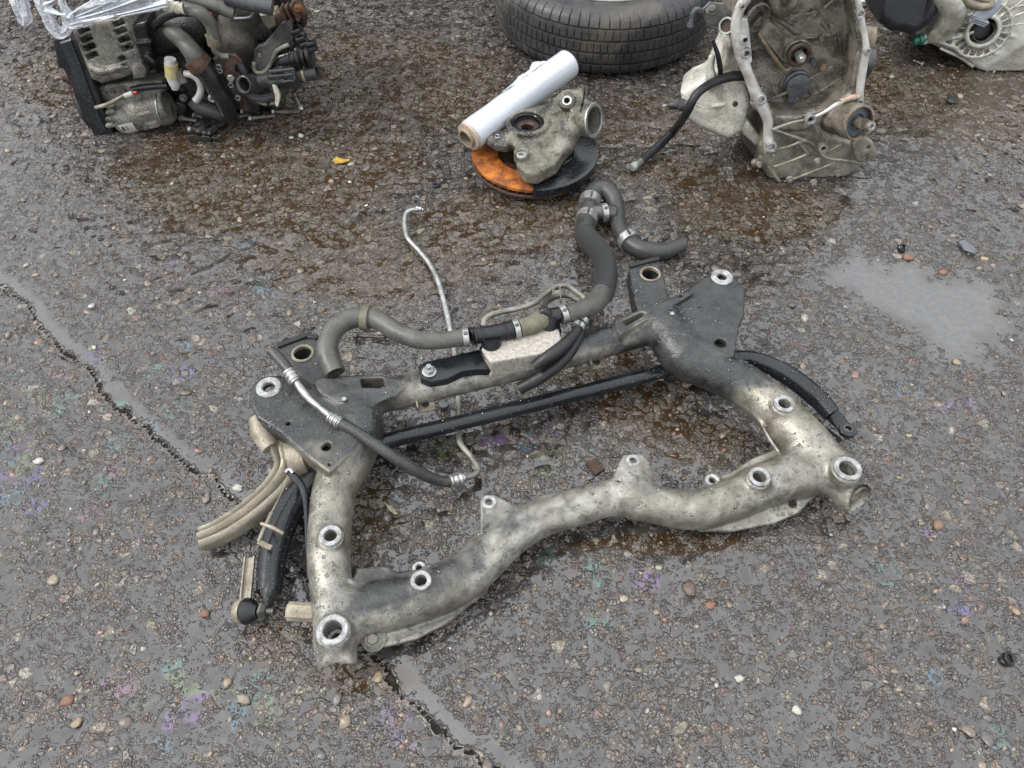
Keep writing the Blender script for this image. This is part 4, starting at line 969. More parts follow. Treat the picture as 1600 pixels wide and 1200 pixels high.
# ------------------------------------------------------------------ rusty disc with knuckle
def build_knuckle():
    c = P(834, 236, .052); Rd = R_(c, 194)
    r = empty('brake_assembly', V(c[0], c[1], 0), 'orange rusty brake disc with black shield under a grimy cast knuckle', 'brake disc')
    m = MB(); m.lathe(V(c[0], c[1], .030), UP, [(Rd * .58, .012), (Rd - .002, .012), (Rd, .014), (Rd, .022), (Rd - .003, .0235), (Rd * .60, .0235), (Rd * .58, .022)], 96, close=True); m.build('disc_face', M['rust'], r)
    m = MB(); m.lathe(V(c[0], c[1], .022), UP, [(Rd * .6, 0), (Rd - .003, 0), (Rd - .001, .002), (Rd - .001, .008), (Rd - .003, .010), (Rd * .6, .010)], 96, close=True); m.build('disc_lower_face', M['rust_dark'], r)
    for k in range(44):
        a = k / 44 * 2 * math.pi; d = V(math.cos(a), math.sin(a), 0)
        if k == 0:
            m = MB(); m.box(V(c[0], c[1], .037) + d * (Rd - .022), [d, np.cross(UP, d), UP], (.020, .0022, .0055), .0006); v0 = m.build('vane', M['rust_dark'], r)
        else:
            o = v0.copy(); COL.objects.link(o); o.parent = r
            # same mesh turned about the disc's axis
            o.rotation_euler = (0, 0, a)
    m = MB(); m.lathe(V(c[0], c[1], .0), UP, [(Rd * .40, 0), (Rd * .44, .003), (Rd * .46, .030), (Rd * .60, .036), (Rd * .60, .040), (Rd * .42, .036), (.035, .034), (.035, .0)], 48, close=True); m.build('hat', M['rust_dark'], r)
    # shield over the right half
    m = MB(); prof = [(Rd * .38, .062), (Rd * .58, .066), (Rd * .70, .064), (Rd * .78, .0585), (Rd * .97, .0585), (Rd * 1.03, .055), (Rd * 1.035, .036), (Rd * 1.02, .036), (Rd * 1.01, .050), (Rd * .97, .0555), (Rd * .78, .0555), (Rd * .70, .061), (Rd * .58, .063), (Rd * .38, .059)]
    u, w_ = perp(UP); 
    th = np.linspace(math.radians(-92), math.radians(70), 60); rings = [np.array([V(c[0], c[1], 0) + UP * h + (math.cos(t) * V(1, 0, 0) + math.sin(t) * V(0, 1, 0)) * rd for rd, h in prof]) for t in th]
    m.loft(rings); sh = m.build('shield', M['shield'], r, auto=40)
    m = MB(); q = P(866, 268, .062); m.box(q, [V(.8, .5, 0), V(-.5, .8, 0), UP], (.010, .006, .004), .0015); q2 = P(890, 244, .066); m.tube([P(876, 254, .066), P(892, 243, .070), P(899, 228, .070)], [.012, .010, .006], 12, flat=[.3, .3, .3], up=UP); m.build('shield_rib', M['shield'], sh)
    # knuckle casting
    S = SDF((-.20, 1.55, .03), (.40, 2.16, .30), .0026)
    bc = P(824, 201, .112)
    S.cyl(bc, UP, .058, .022, .005, .01)
    S.prism(PL([(786, 217), (798, 214), (806, 232), (806, 250), (819, 262), (837, 265), (869, 252), (884, 232), (895, 212), (896, 185), (870, 165), (850, 175), (846, 198), (838, 212), (816, 216)], .118), nrm(V(-.1, -.1, 1)), .040, .008, .012)
    S.path([P(880, 225, .110), P(890, 195, .130), P(893, 170, .155), P(890, 156, .175)], [.030, .036, .032, .026], .02)
    S.path([P(893, 165, .165), P(905, 152, .185), P(910, 142, .195)], [.022, .020, .016], .01)
    S.path([P(868, 178, .13), P(880, 162, .160)], [.026, .024], .02)
    S.path([P(852, 175, .12), P(838, 178, .118), P(812, 185, .112)], [.018, .018, .018], .015)
    S.path([P(800, 218, .108), P(780, 213, .106), P(768, 221, .10)], [.018, .013, .012], .012)
    S.prism(PL([(762, 216), (772, 205), (786, 206), (800, 216), (792, 228), (775, 226)], .112), UP, .022, .004, .008)
    S.cyl(P(815, 243, .116), UP, .020, .014, .004, .008)
    cb = P(917, 188, .150); axb = nrm(V(.80, -.52, .30))
    S.cyl(cb - axb * .004, axb, .045, .026, .005, .014)
    S.path([P(905, 160, .175), P(925, 170, .165)], [.018, .014], .012)
    S.cyl(P(886, 159, .188), nrm(V(-.15, -.6, .8)), .022, .012, .004, .006)
    S.cyl(cb, axb, .034, .05, 0, 0, cut=True)
    S.cyl(bc, UP, .044, .06, 0, 0, cut=True)
    S.cyl(P(815, 242, .12), UP, .008, .04, 0, 0, cut=True); S.cyl(P(777, 213, .11), UP, .006, .04, 0, 0, cut=True)
    S.cyl(P(886, 158, .19), nrm(V(-.15, -.6, .8)), .0075, .02, 0, 0, cut=True)
    S.box(P(912, 158, .185), [nrm(V(1, -.2, 0)), V(0, 1, 0), UP], (.0022, .05, .022), 0, 0, cut=True)
    S.build('knuckle', M['knuckle'], r)
    m = MB(); m.ring(cb + axb * .018, axb, .044, .0345, .006, 36); m.build('clamp_rim', M['zinc'], r)
    m = MB(); m.lathe(cb - axb * .02, axb, [(.0338, -.02), (.0338, .036), (.0322, .036), (.0322, -.02)], 36, close=True); m.build('bore_liner', M['alu'], r)
    m = MB(); m.ring(bc + UP * .012, UP, .0445, .034, .008, 36); m.build('bearing_ring', M['black_paint'], r)
    m = MB(); m.ring(bc - UP * .01, UP, .035, .016, .016, 32); m.build('hub_bearing', M['rust_brown'], r)
    m = MB(); m.cyl(bc - UP * .03, bc - UP * .012, .034, 24); m.build('bore_floor', M['hole'], r)
    for px, py, z, w_ in ((815, 242, .131, 16), (777, 213, .1125, 11)):
        m = MB(); p, ro = C(px, py, z, w_); m.ring(p - UP * .004, UP, ro, ro * .55, .006, 24); m.build('insert', M['clean'], r)
    p = P(886, 158, .195); ax = nrm(V(-.15, -.6, .8)); m = MB(); m.ring(p - ax * .002, ax, .013, .0075, .007, 24); m.build('insert', M['zinc'], r)
M['shield'] = mat('black_brake_shield', (.016, .020, .024), (.009, .011, .013), .15, 0, 12, .0003, (.15, .15, .15), .3)
M['knuckle'] = mat('mud_speckled_cast_aluminium', (.27, .25, .20), (.05, .047, .040), .42, .25, 19, .0014, (.5, .48, .40), .55, c3=(.035, .035, .034))
M['rust_brown'] = mat('rusty_bearing_steel', (.13, .085, .07), (.06, .04, .035), .4, .4, 40, .0004)
build_knuckle()

# ------------------------------------------------------------------ roll of stretch film leaning on the brake assembly
def build_roll():
    a, b = P(733, 213, .108), P(890, 98, .158); ax = nrm(b - a); L = np.linalg.norm(b - a)
    r = empty('film_roll', V(a[0], a[1], 0), 'roll of whitish stretch film on cardboard core leaning across the rusty disc', 'film roll')
    m = MB(); rf = .040
    pr = [(.020, .008), (rf - .004, .006), (rf, .010)] + [(rf + .0006 * math.sin(k * 1.7), .010 + (L - .02) * k / 14) for k in range(1, 14)] + [(rf, L - .008), (rf - .006, L - .001), (.020, L - .001)]
    m.lathe(a, ax, pr, 48); m.build('film', M['film'], r)
    m = MB(); m.ring(a - ax * .014, ax, .0255, .0215, .035, 32, .1); core = m.build('cardboard_core', M['cardboard'], r)
    m = MB(); m.ring(a - ax * .004, ax, .0375, .0245, .013, 36, .3); m.build('end_windings', M['film_end'], r)
    m = MB(); m.cyl(a + ax * .02, a + ax * .03, .0216, 24); m.build('bore', M['cardboard_dark'], core)
    m = MB(); m.lathe(a - ax * .013, ax, [(.0214, 0), (.0214, .034)], 32, cap=False); m.build('bore_wall', M['cardboard_dark'], core)
    # crumpled loose edge of film along the top of the roll
    g = np.random.default_rng(4); u = nrm(V(0, 0, 1) - ax * ax[2]); s_ = np.cross(ax, u); rows = []; sd0 = nrm(u * .75 + V(-.55, .45, 0)); sd0 = nrm(sd0 - ax * np.dot(sd0, ax)); s2 = np.cross(ax, sd0)
    for i in range(26):
        t = .40 + i / 25 * .42; row = []
        hgt = .012 * math.exp(-((t - .74) / .05) ** 2) + .005 * math.exp(-((t - .60) / .08) ** 2) + .0015
        for j in range(7):
            k = j / 6; dv = nrm(sd0 + s2 * (k - .5) * .5); row.append(a + ax * L * t + dv * (rf + hgt * math.sin(k * math.pi) * 1.3 + .0008) + g.normal(0, .0008, 3))
        rows.append(row)
    v = np.array(rows).reshape(-1, 3); f = [(i * 7 + j, i * 7 + j + 1, i * 7 + j + 8, i * 7 + j + 7) for i in range(25) for j in range(6)]
    obj('loose_edge', v, f, M['film'], r)
M['film_end'] = mat('film_roll_end', (.60, .50, .40), (.52, .42, .33), .4, 0, 60, .0004)
M['cardboard_dark'] = mat('cardboard_inside', (.26, .22, .16), (.18, .15, .11), .8, 0, 60, .0004)
build_roll()

# ------------------------------------------------------------------ gearbox standing on its side at the right
def mkG(Y0, lean):
    """pixel + depth behind a face that leans back from the contact line at distance Y0"""
    def G(px, py, d=0.0):
        r_ = ray(px, py); # plane y = Y0 + lean*z + d
        t_ = (Y0 + lean * CAM_H + d) / (r_[1] - lean * r_[2]); return r_ * t_ + V(0, 0, CAM_H)
    return G
def GR(G, px, py, d, w_): p = G(px, py, d); return p, R_(p, w_)
def build_gearbox():
    G = mkG(1.72, .10); N_ = nrm(V(0, -1, .10))       # N_: out of the bell's open face, towards the viewer
    GP = lambda L, d=0.0: np.array([G(x, y, d) for x, y in L])
    def ch(L):                     # (px, py, depth, width)
        a = [GR(G, x, y, d, w_) for x, y, d, w_ in L]; return np.array([q[0] for q in a]), np.array([q[1] for q in a])
    r = empty('gearbox', V(.76, 1.78, 0), 'oil-stained gearbox with open bell housing and splined shafts right of the tyre', 'gearbox')
    # bell housing: outer block, hollowed
    S = SDF((.42, 1.52, .0), (1.06, 2.14, .72), .0036)
    outer = [(1200, -95), (1168, -50), (1156, 0), (1146, 30), (1146, 62), (1156, 96), (1166, 120), (1178, 150), (1196, 182), (1208, 204), (1250, 206), (1300, 190), (1342, 160), (1347, 110), (1353, 76), (1350, 45), (1344, 10), (1335, -50), (1290, -95)]
    inner = [(1205, -80), (1180, -45), (1172, 0), (1166, 30), (1168, 62), (1174, 96), (1180, 118), (1190, 148), (1206, 172), (1216, 188), (1250, 190), (1296, 176), (1334, 152), (1340, 108), (1346, 76), (1342, 45), (1336, 10), (1326, -42), (1288, -80)]
    S.prism(GP(outer, .004), N_, .17, .006, .01)
    S.prism(GP(inner, -.02) , N_, .105, .004, .0, cut=True)
    S.build('bell_housing', M['alu_brown'], r)
    # machined mating face: a pale rim round the left side and foot, narrow on the right
    S = SDF((.42, 1.55, .0), (1.06, 1.92, .72), .0028)
    def rim(L, dd=-.004):
        p, w_ = ch([(x, y, dd, ww) for x, y, ww in L]); S.path(p, w_, .004)
    rim([(1196, -60, 18), (1168, -8, 18), (1153, 20, 16), (1150, 45, 17), (1155, 70, 20), (1160, 92, 18), (1170, 118, 15), (1180, 143, 18), (1192, 168, 17), (1200, 190, 15), (1200, 212, 15), (1202, 230, 18)])
    rim([(1322, -60, 7), (1335, -15, 8), (1342, 8, 9), (1347, 35, 9), (1352, 62, 9), (1353, 80, 11), (1348, 108, 13), (1344, 135, 12), (1343, 156, 12)], -.014)
    S.prism(GP([(1168, 28), (1158, 30), (1160, 70), (1168, 96), (1176, 98), (1172, 60), (1170, 40)], -.004), N_, .02, .003, .006)
    front = G(1180, 80, -.014)
    S.box(front + N_ * .062, [N_, *perp(N_)], (.055, .5, .6), .0, 0, cut=True)      # faced flat
    S.build('mating_rim', M['alu_light'], r)
    for px, py, wo_ in [(1164, 62, 15), (1166, 83, 16), (1189, 155, 17), (1205, 229, 17), (1266, 186, 17), (1343, 159, 12), (1355, 80, 12), (1344, 21, 14), (1286, 231, 14), (1160, 10, 10)]:
        dd = -.020 if (px, py) != (1286, 231) else -.028
        p, ro = GR(G, px, py, dd, wo_); m = MB(); m.ring(p - N_ * .010, N_, ro, ro * .52, .016, 24); b = m.build('bolt_boss', M['clean'] if px != 1286 else M['alu'], r)
        m = MB(); m.cyl(p - N_ * .009, p - N_ * .006, ro * .53, 16); m.build('bore', M['hole'], b)
    # outline ledge thin lines (right upper rim)
    # floor features
    m = MB(); m.prism(GP([(1176, 42), (1190, 26), (1206, 34), (1240, 68), (1262, 84), (1256, 98), (1238, 104), (1222, 98), (1200, 72)], .055), N_, .03, .006); m.build('release_lever', M['alu_brown2'], r)
    m = MB(); m.tube(GP([(1184, 50), (1204, 82), (1226, 108), (1236, 104)], .058), .006, 8); m.build('lever_edge', M['cream_brown'], r)
    p, ro = GR(G, 1247, 83, .035, 37); m = MB(); m.ring(p - N_ * .02, N_, ro, ro * .62, .035, 36, .3); m.build('release_bearing', M['rust_brown'], r)
    m = MB(); m.ring(p - N_ * .03, N_, ro * 1.1, ro * .8, .03, 36, .2); m.build('guide_sleeve', M['alu_brown'], r)
    m = MB(); m.cyl(p - N_ * .03, p + N_ * .030, ro * .42, 20, ro * .40); m.cyl(p + N_ * .030, p + N_ * .040, ro * .30, 16, ro * .26, .002); m.build('input_shaft', M['zinc'], r)
    p, ro = GR(G, 1246, 132, .075, 38); m = MB(); m.lathe(p, N_, [(ro * 1.12, -.03), (ro * 1.12, .0), (ro, .003), (ro * .96, .012), (ro * .7, .014), (.001, .0142)], 40); m.build('round_cap', M['slate'], r)
    m = MB(); p2, ro = GR(G, 1238, 131, .085, 44); m.lathe(p2, N_, [(ro, -.03), (ro, -.002), (ro * .9, .003)], 36); m.build('cap_seat', M['alu_brown2'], r)
    for a, b, w_ in (((1199, 157), (1230, 144), 5), ((1263, 124), (1300, 104), 4), ((1206, 30), (1234, 26), 4), ((1236, 26), (1272, 20), 4), ((1288, 12), (1302, 0), 4)):
        m = MB(); A_, B_ = G(*a, .07), G(*b, .07); _, rr_ = GR(G, *a, .07, w_); m.cyl(A_, B_, rr_, 10); m.build('rib_rod', M['alu_brown2'], r)
    for px, py, w_, mt in [(1235, 27, 11, 'cream_brown'), (1271, 20, 10, 'cream_brown'), (1178, 87, 9, 'steel_dark'), (1189, 138, 7, 'zinc'), (1286, 105, 13, 'cream_brown'), (1271, 98, 11, 'slate'), (1236, 154, 14, 'slate'), (1219, 66, 12, 'alu_brown2'), (1283, 60, 9, 'alu_brown2'), (1300, 40, 9, 'alu_brown')]:
        p, ro = GR(G, px, py, .07, w_); m = MB(); m.cyl(p - N_ * .04, p + N_ * .006, ro, 14, ro * .9, .001); nut(m, p + N_ * .005, N_, ro * .62, .005); m.build('stub', M[mt], r)
    # webs and casting folds on the bell floor
    S = SDF((.50, 1.70, .12), (1.04, 2.06, .64), .0034)
    S.prism(GP([(1236, 35), (1262, 25), (1290, 30), (1300, 58), (1296, 80), (1270, 76), (1255, 62), (1232, 50)], .085), N_, .04, .010, .01)
    S.prism(GP([(1262, 130), (1290, 116), (1298, 128), (1292, 152), (1276, 160), (1264, 150)], .088), N_, .04, .010, .01)
    S.prism(GP([(1178, 118), (1212, 104), (1230, 116), (1226, 150), (1192, 150), (1182, 136)], .095), N_, .03, .008, .01)
    for a, b in (((1252, 150), (1262, 163)), ((1266, 142), (1272, 160)), ((1240, 150), (1246, 165)), ((1226, 148), (1228, 160)), ((1313, 150), (1326, 126)), ((1305, 58), (1306, 84)), ((1312, 60), (1315, 86)), ((1285, 34), (1298, 54)), ((1252, 60), (1300, 56))):
        S.path([G(*a, .082), G(*b, .082)], [.0045, .003], .003)
    S.path([G(1186, 6, .06), G(1205, 22, .07), G(1222, 34, .08), G(1244, 50, .085)], [.010, .008, .006, .006], .01)
    S.path([G(1200, -20, .04), G(1212, 10, .05), G(1224, 22, .07), G(1238, 5, .05), G(1236, -10, .05)], [.012, .014, .010, .012, .012], .01)
    S.build('floor_webs', M['alu_brown2'], r)
    m = MB(); m.lathe(G(1184, 28, .03), nrm(V(.35, -.9, .1)), [(.030, -.02), (.034, 0), (.030, .004), (.028, -.02)], 32, close=True); m.build('starter_opening', M['alu_brown'], r)
    # lower casting with ribs, touching the ground
    S = SDF((.56, 1.46, .0), (1.10, 2.02, .36), .0030)
    S.prism(GP([(1186, 228), (1187, 255), (1204, 284), (1222, 293), (1272, 293), (1305, 287), (1345, 266), (1353, 248), (1335, 225), (1260, 205), (1205, 200)], .01), nrm(V(.05, -1, .25)), .20, .012, .01)
    S.path([G(1180, 254, .0), G(1190, 254, .01)], [.012, .014], .008)
    S.prism(GP([(1330, 225), (1348, 212), (1364, 222), (1372, 246), (1352, 254), (1338, 252)], -.02), N_, .014, .003, .006)
    L_ = [[(1204, 201), (1230, 210), (1256, 219), (1270, 226), (1290, 246), (1320, 251), (1352, 256)], [(1207, 236), (1235, 228), (1258, 219)], [(1210, 260), (1240, 250), (1263, 240)], [(1212, 200), (1240, 191), (1262, 187)], [(1270, 192), (1280, 208), (1286, 225)], [(1306, 200), (1296, 214), (1290, 227)], [(1290, 238), (1305, 231), (1318, 223)], [(1195, 238), (1202, 262), (1222, 288)], [(1225, 285), (1260, 272), (1300, 256)], [(1248, 222), (1256, 232), (1264, 240)]]
    for L in L_: S.path(GP(L, -.012), .0042, .005)
    S.prism(GP([(1240, 230), (1258, 222), (1276, 236), (1290, 247), (1270, 243), (1262, 240)], -.008), N_, .02, .002, .004)
    for px, py, w_ in ((1356, 231, 7), (1352, 249, 7), (1203, 260, 5), (1294, 242, 5)):
        p, ri = GR(G, px, py, -.02, w_); S.cyl(p, N_, ri, .02, 0, 0, cut=True)
    S.build('lower_casing', M['olive_alu'], r)
    for px, py, w_ in ((1234, 281, 12), (1271, 286, 12), (1308, 271, 11), (1277, 252, 10), (1208, 241, 11), (1186, 257, 9)):
        p, ro = GR(G, px, py, -.016, w_); m = MB(); m.lathe(p - N_ * .004, N_, [(ro, 0), (ro, .003), (ro * .8, .005)], 18); nut(m, p, N_, ro * .62, .009); m.build('flange_bolt', M['alu'], r)
    # output shaft housing
    ax = nrm(V(.30, -.86, .34)); p, ro = GR(G, 1343, 192, -.070, 53)
    m = MB(); m.lathe(p - ax * .075, ax, [(ro * 1.0, -.03), (ro * 1.06, 0), (ro * 1.0, .010), (ro * 1.0, .03), (ro * 1.05, .034), (ro * 1.04, .072), (ro, .075), (ro * .88, .075), (ro * .86, .060), (.001, .058)], 48); m.build('output_housing', M['alu_brown2'], r)
    m = MB(); m.ring(p - ax * .0005, ax, ro * 1.01, ro * .90, .0025, 48); m.build('housing_lip', M['cream_brown'], r)
    m = MB(); m.lathe(p - ax * .018, ax, [(ro * .86, 0), (ro * .84, .008), (ro * .5, .010), (ro * .42, .004), (.001, .004)], 40); m.build('oil_seal', M['seal'], r)
    m = MB(); rs = .0125; n = 22; prof = []
    th = np.arange(n * 4) / (n * 4) * 2 * math.pi; u, w_ = perp(ax); rr_ = np.where((np.arange(n * 4) % 4) < 2, rs, rs * .88)
    q0 = p - ax * .012; ring = lambda h, k: q0 + ax * h + (np.cos(th)[:, None] * u + np.sin(th)[:, None] * w_) * (rr_ * k)[:, None]
    m.loft([ring(0, 1.1), ring(.045, 1), ring(.048, .9)]); m.cyl(q0 + ax * .045, q0 + ax * .054, rs * .95, 20, rs * .9, .002); sp = m.build('splined_shaft', M['alu_brown2'], r, auto=25)
    m = MB(); m.ring(q0 + ax * .0535, ax, rs * .9, rs * .35, .003, 20, .3); m.build('shaft_end', M['zinc'], sp)
    # rust-marked pin
    m = MB(); m.tube([G(1316, 158, -.02), G(1328, 153, -.024), G(1343, 150, -.024)], [.007, .008, .006], 10); m.build('rusty_pin', M['rust_pin'], r)
    m = MB(); m.tube([G(1272, 183, -.012), G(1290, 174, -.012), G(1308, 163, -.012), G(1322, 161, -.012)], [.0035, .0045, .006, .005], 8); m.build('casting_edge', M['alu_light'], r)
    # pale rear half of the gearbox, left of the bell
    S = SDF((.34, 1.66, .0), (.80, 2.16, .42), .0034)
    S.prism(GP([(1061, 150), (1068, 176), (1068, 188), (1100, 203), (1138, 214), (1160, 200), (1172, 160), (1168, 128), (1140, 118), (1122, 118), (1108, 116), (1096, 128), (1075, 138)], .05), nrm(V(-.25, -1, .2)), .15, .016, .012)
    S.path([G(1113, 130, .05), G(1110, 108, .05), G(1112, 90, .05)], [.016, .010, .009], .014)
    S.prism(GP([(1120, 118), (1140, 70), (1158, 70), (1172, 120), (1165, 150), (1130, 135)], .07), N_, .12, .01, .01)
    S.prism(GP([(1160, 200), (1170, 190), (1192, 220), (1196, 240), (1180, 228), (1160, 210)], .035), N_, .08, .008, .01)
    S.path([G(1066, 152, .045), G(1100, 168, .04), G(1138, 162, .045)], [.003, .003, .003], .006)
    S.build('rear_casing', M['pale_case'], r)
    p = G(1148, 160, .045); m = MB(); m.lathe(p, N_, [(.012, 0), (.012, .004), (.008, .006)], 18); nut(m, p + N_ * .004, N_, .008, .007); m.build('flange_bolt', M['rust_brown'], r)
    m = MB(); a_, b_ = G(1072, 163, .05), G(1040, 165, .05); d_ = nrm(b_ - a_); m.lathe(a_, d_, [(.016, 0), (.016, .018), (.011, .022), (.011, .032), (.009, .034), (.009, .042), (.004, .046), (.004, .052)], 20); m.build('switch', M['steel_dark'], r)
    m = MB(); m.lathe(b_ + d_ * .000, d_, [(.004, -.002), (.004, .006), (.002, .008)], 12); m.build('switch_tip', M['clean'], r)
    # black hose with a pale end fitting
    m = MB(); pL_ = [(1168, 118, .03, 16), (1140, 120, .02, 15), (1112, 130, .0, 14), (1088, 148, -.03, 14), (1072, 178, -.02, 13), (1056, 205, -.01, 13), (1030, 228, .0, 13), (1002, 252, .0, 13)]
    pts_ = np.array([G(x, y, d) for x, y, d, w_ in pL_]); pts_[-1] = P(1002, 252, .016); pts_[-2] = P(1028, 229, .030); pts_[-3] = P(1054, 203, .055)
    rr_ = [R_(q, w_[3]) for q, w_ in zip(pts_, pL_)]; m.tube(pts_, rr_, 14); m.build('hose', M['rubber'], r)
    m = MB(); a_, b_ = P(1004, 250, .017), P(992, 259, .015); m.cyl(a_, b_, .0105, 14); m.build('hose_collar', M['alu'], r)
    m = MB(); a_, b_ = P(994, 257, .015), P(981, 267, .013); m.lathe(a_, b_ - a_, [(.010, 0), (.0115, .004), (.0115, .014), (.009, .016), (.009, .019)], 14); m.build('hose_fitting', M['pale_plastic'], r)
    m = MB(); m.tube([G(1114, 64, .03), G(1121, 84, .03), G(1125, 104, .03), G(1126, 118, .035)], [.004, .006, .0065, .006], 8); m.build('vent_pipe', M['black_paint'], r)
    # bracket above
    m = MB(); pl = GP([(1096, 14), (1108, 2), (1132, 4), (1142, 18), (1172, 40), (1168, 62), (1145, 56), (1120, 42), (1102, 36)], .03); m.prism(pl, nrm(V(-.3, -.8, .6)), .03, .004); m.build('mount_bracket', M['mount'], r)
    ax2 = nrm(V(-.5, -.8, .4)); m = MB(); p = G(1137, 40, .015); m.ring(p, ax2, .019, .014, .012, 28); bb = m.build('bracket_bore', M['zinc'], r)
    m = MB(); m.cyl(p - ax2 * .002, p + ax2 * .004, .0145, 24); m.build('rust_bush', M['rust_brown2'], bb)
    p = G(1112, 16, .02); m = MB(); m.lathe(p, nrm(V(-.2, -.6, .8)), [(.014, 0), (.014, .004), (.008, .008), (.008, .012)], 20); m.build('bracket_nut', M['steel_dark'], r)
    m = MB(); m.tube([G(1079, 38, .01), G(1082, 22, .01), (G(1088, 14, .012)), G(1098, 17, .02)], [.0055, .0055, .005, .005], 8); m.lathe(G(1079, 36, .01), G(1078, 42, .01) - G(1080, 30, .01), [(.0075, 0), (.0075, .008)], 6); m.build('bent_pipe', M['slate'], r)
    # things seen at the right rim
    m = MB(); m.lathe(G(1358, 62, .07), nrm(V(1, -.2, 0)), [(.030, -.02), (.030, .008), (.022, .012)], 24); m.build('side_boss', M['cream_brown'], r)
    m = MB(); m.lathe(G(1360, 98, .09), nrm(V(1, -.2, 0)), [(.034, -.02), (.034, .002), (.026, .006)], 24); m.build('side_plug', M['steel_dark'], r)
    return r
M['alu_brown2'] = mat('oily_cast_aluminium', (.36, .32, .26), (.12, .10, .08), .30, .35, 22, .0010, (.5, .46, .4), .4)
M['cream_brown'] = mat('tan_stained_steel', (.42, .34, .24), (.20, .15, .10), .4, .3, 40, .0004, (.08, .05, .03), .4)
M['slate'] = mat('slate_grey_steel', (.20, .21, .23), (.11, .115, .13), .32, .4, 24, .0004, (.35, .35, .35), .3)
M['olive_alu'] = mat('olive_dirty_aluminium', (.40, .37, .30), (.17, .15, .115), .40, .3, 20, .0008, (.05, .045, .035), .5)
M['pale_case'] = mat('pale_dirty_casting', (.85, .83, .74), (.48, .45, .38), .45, .2, 14, .0008, (.12, .10, .08), .5, c3=(.20, .18, .15))
M['seal'] = mat('blue_grey_seal', (.10, .12, .14), (.065, .075, .085), .35, 0, 40, .0002)
M['rust_pin'] = mat('half_rusted_pin', (.65, .60, .50), (.38, .15, .05), .45, .2, 60, .0005)
M['rust_brown2'] = mat('red_brown_rubber', (.09, .045, .035), (.05, .026, .02), .5, 0, 30, .0003)
M['pale_plastic'] = mat('pale_green_plastic', (.50, .54, .47), (.38, .42, .35), .35, 0, 50, .0002)
M['mount'] = mat('dusty_grey_mount', (.20, .205, .19), (.11, .11, .10), .45, .2, 18, .0006, (.40, .37, .30), .4)
build_gearbox()

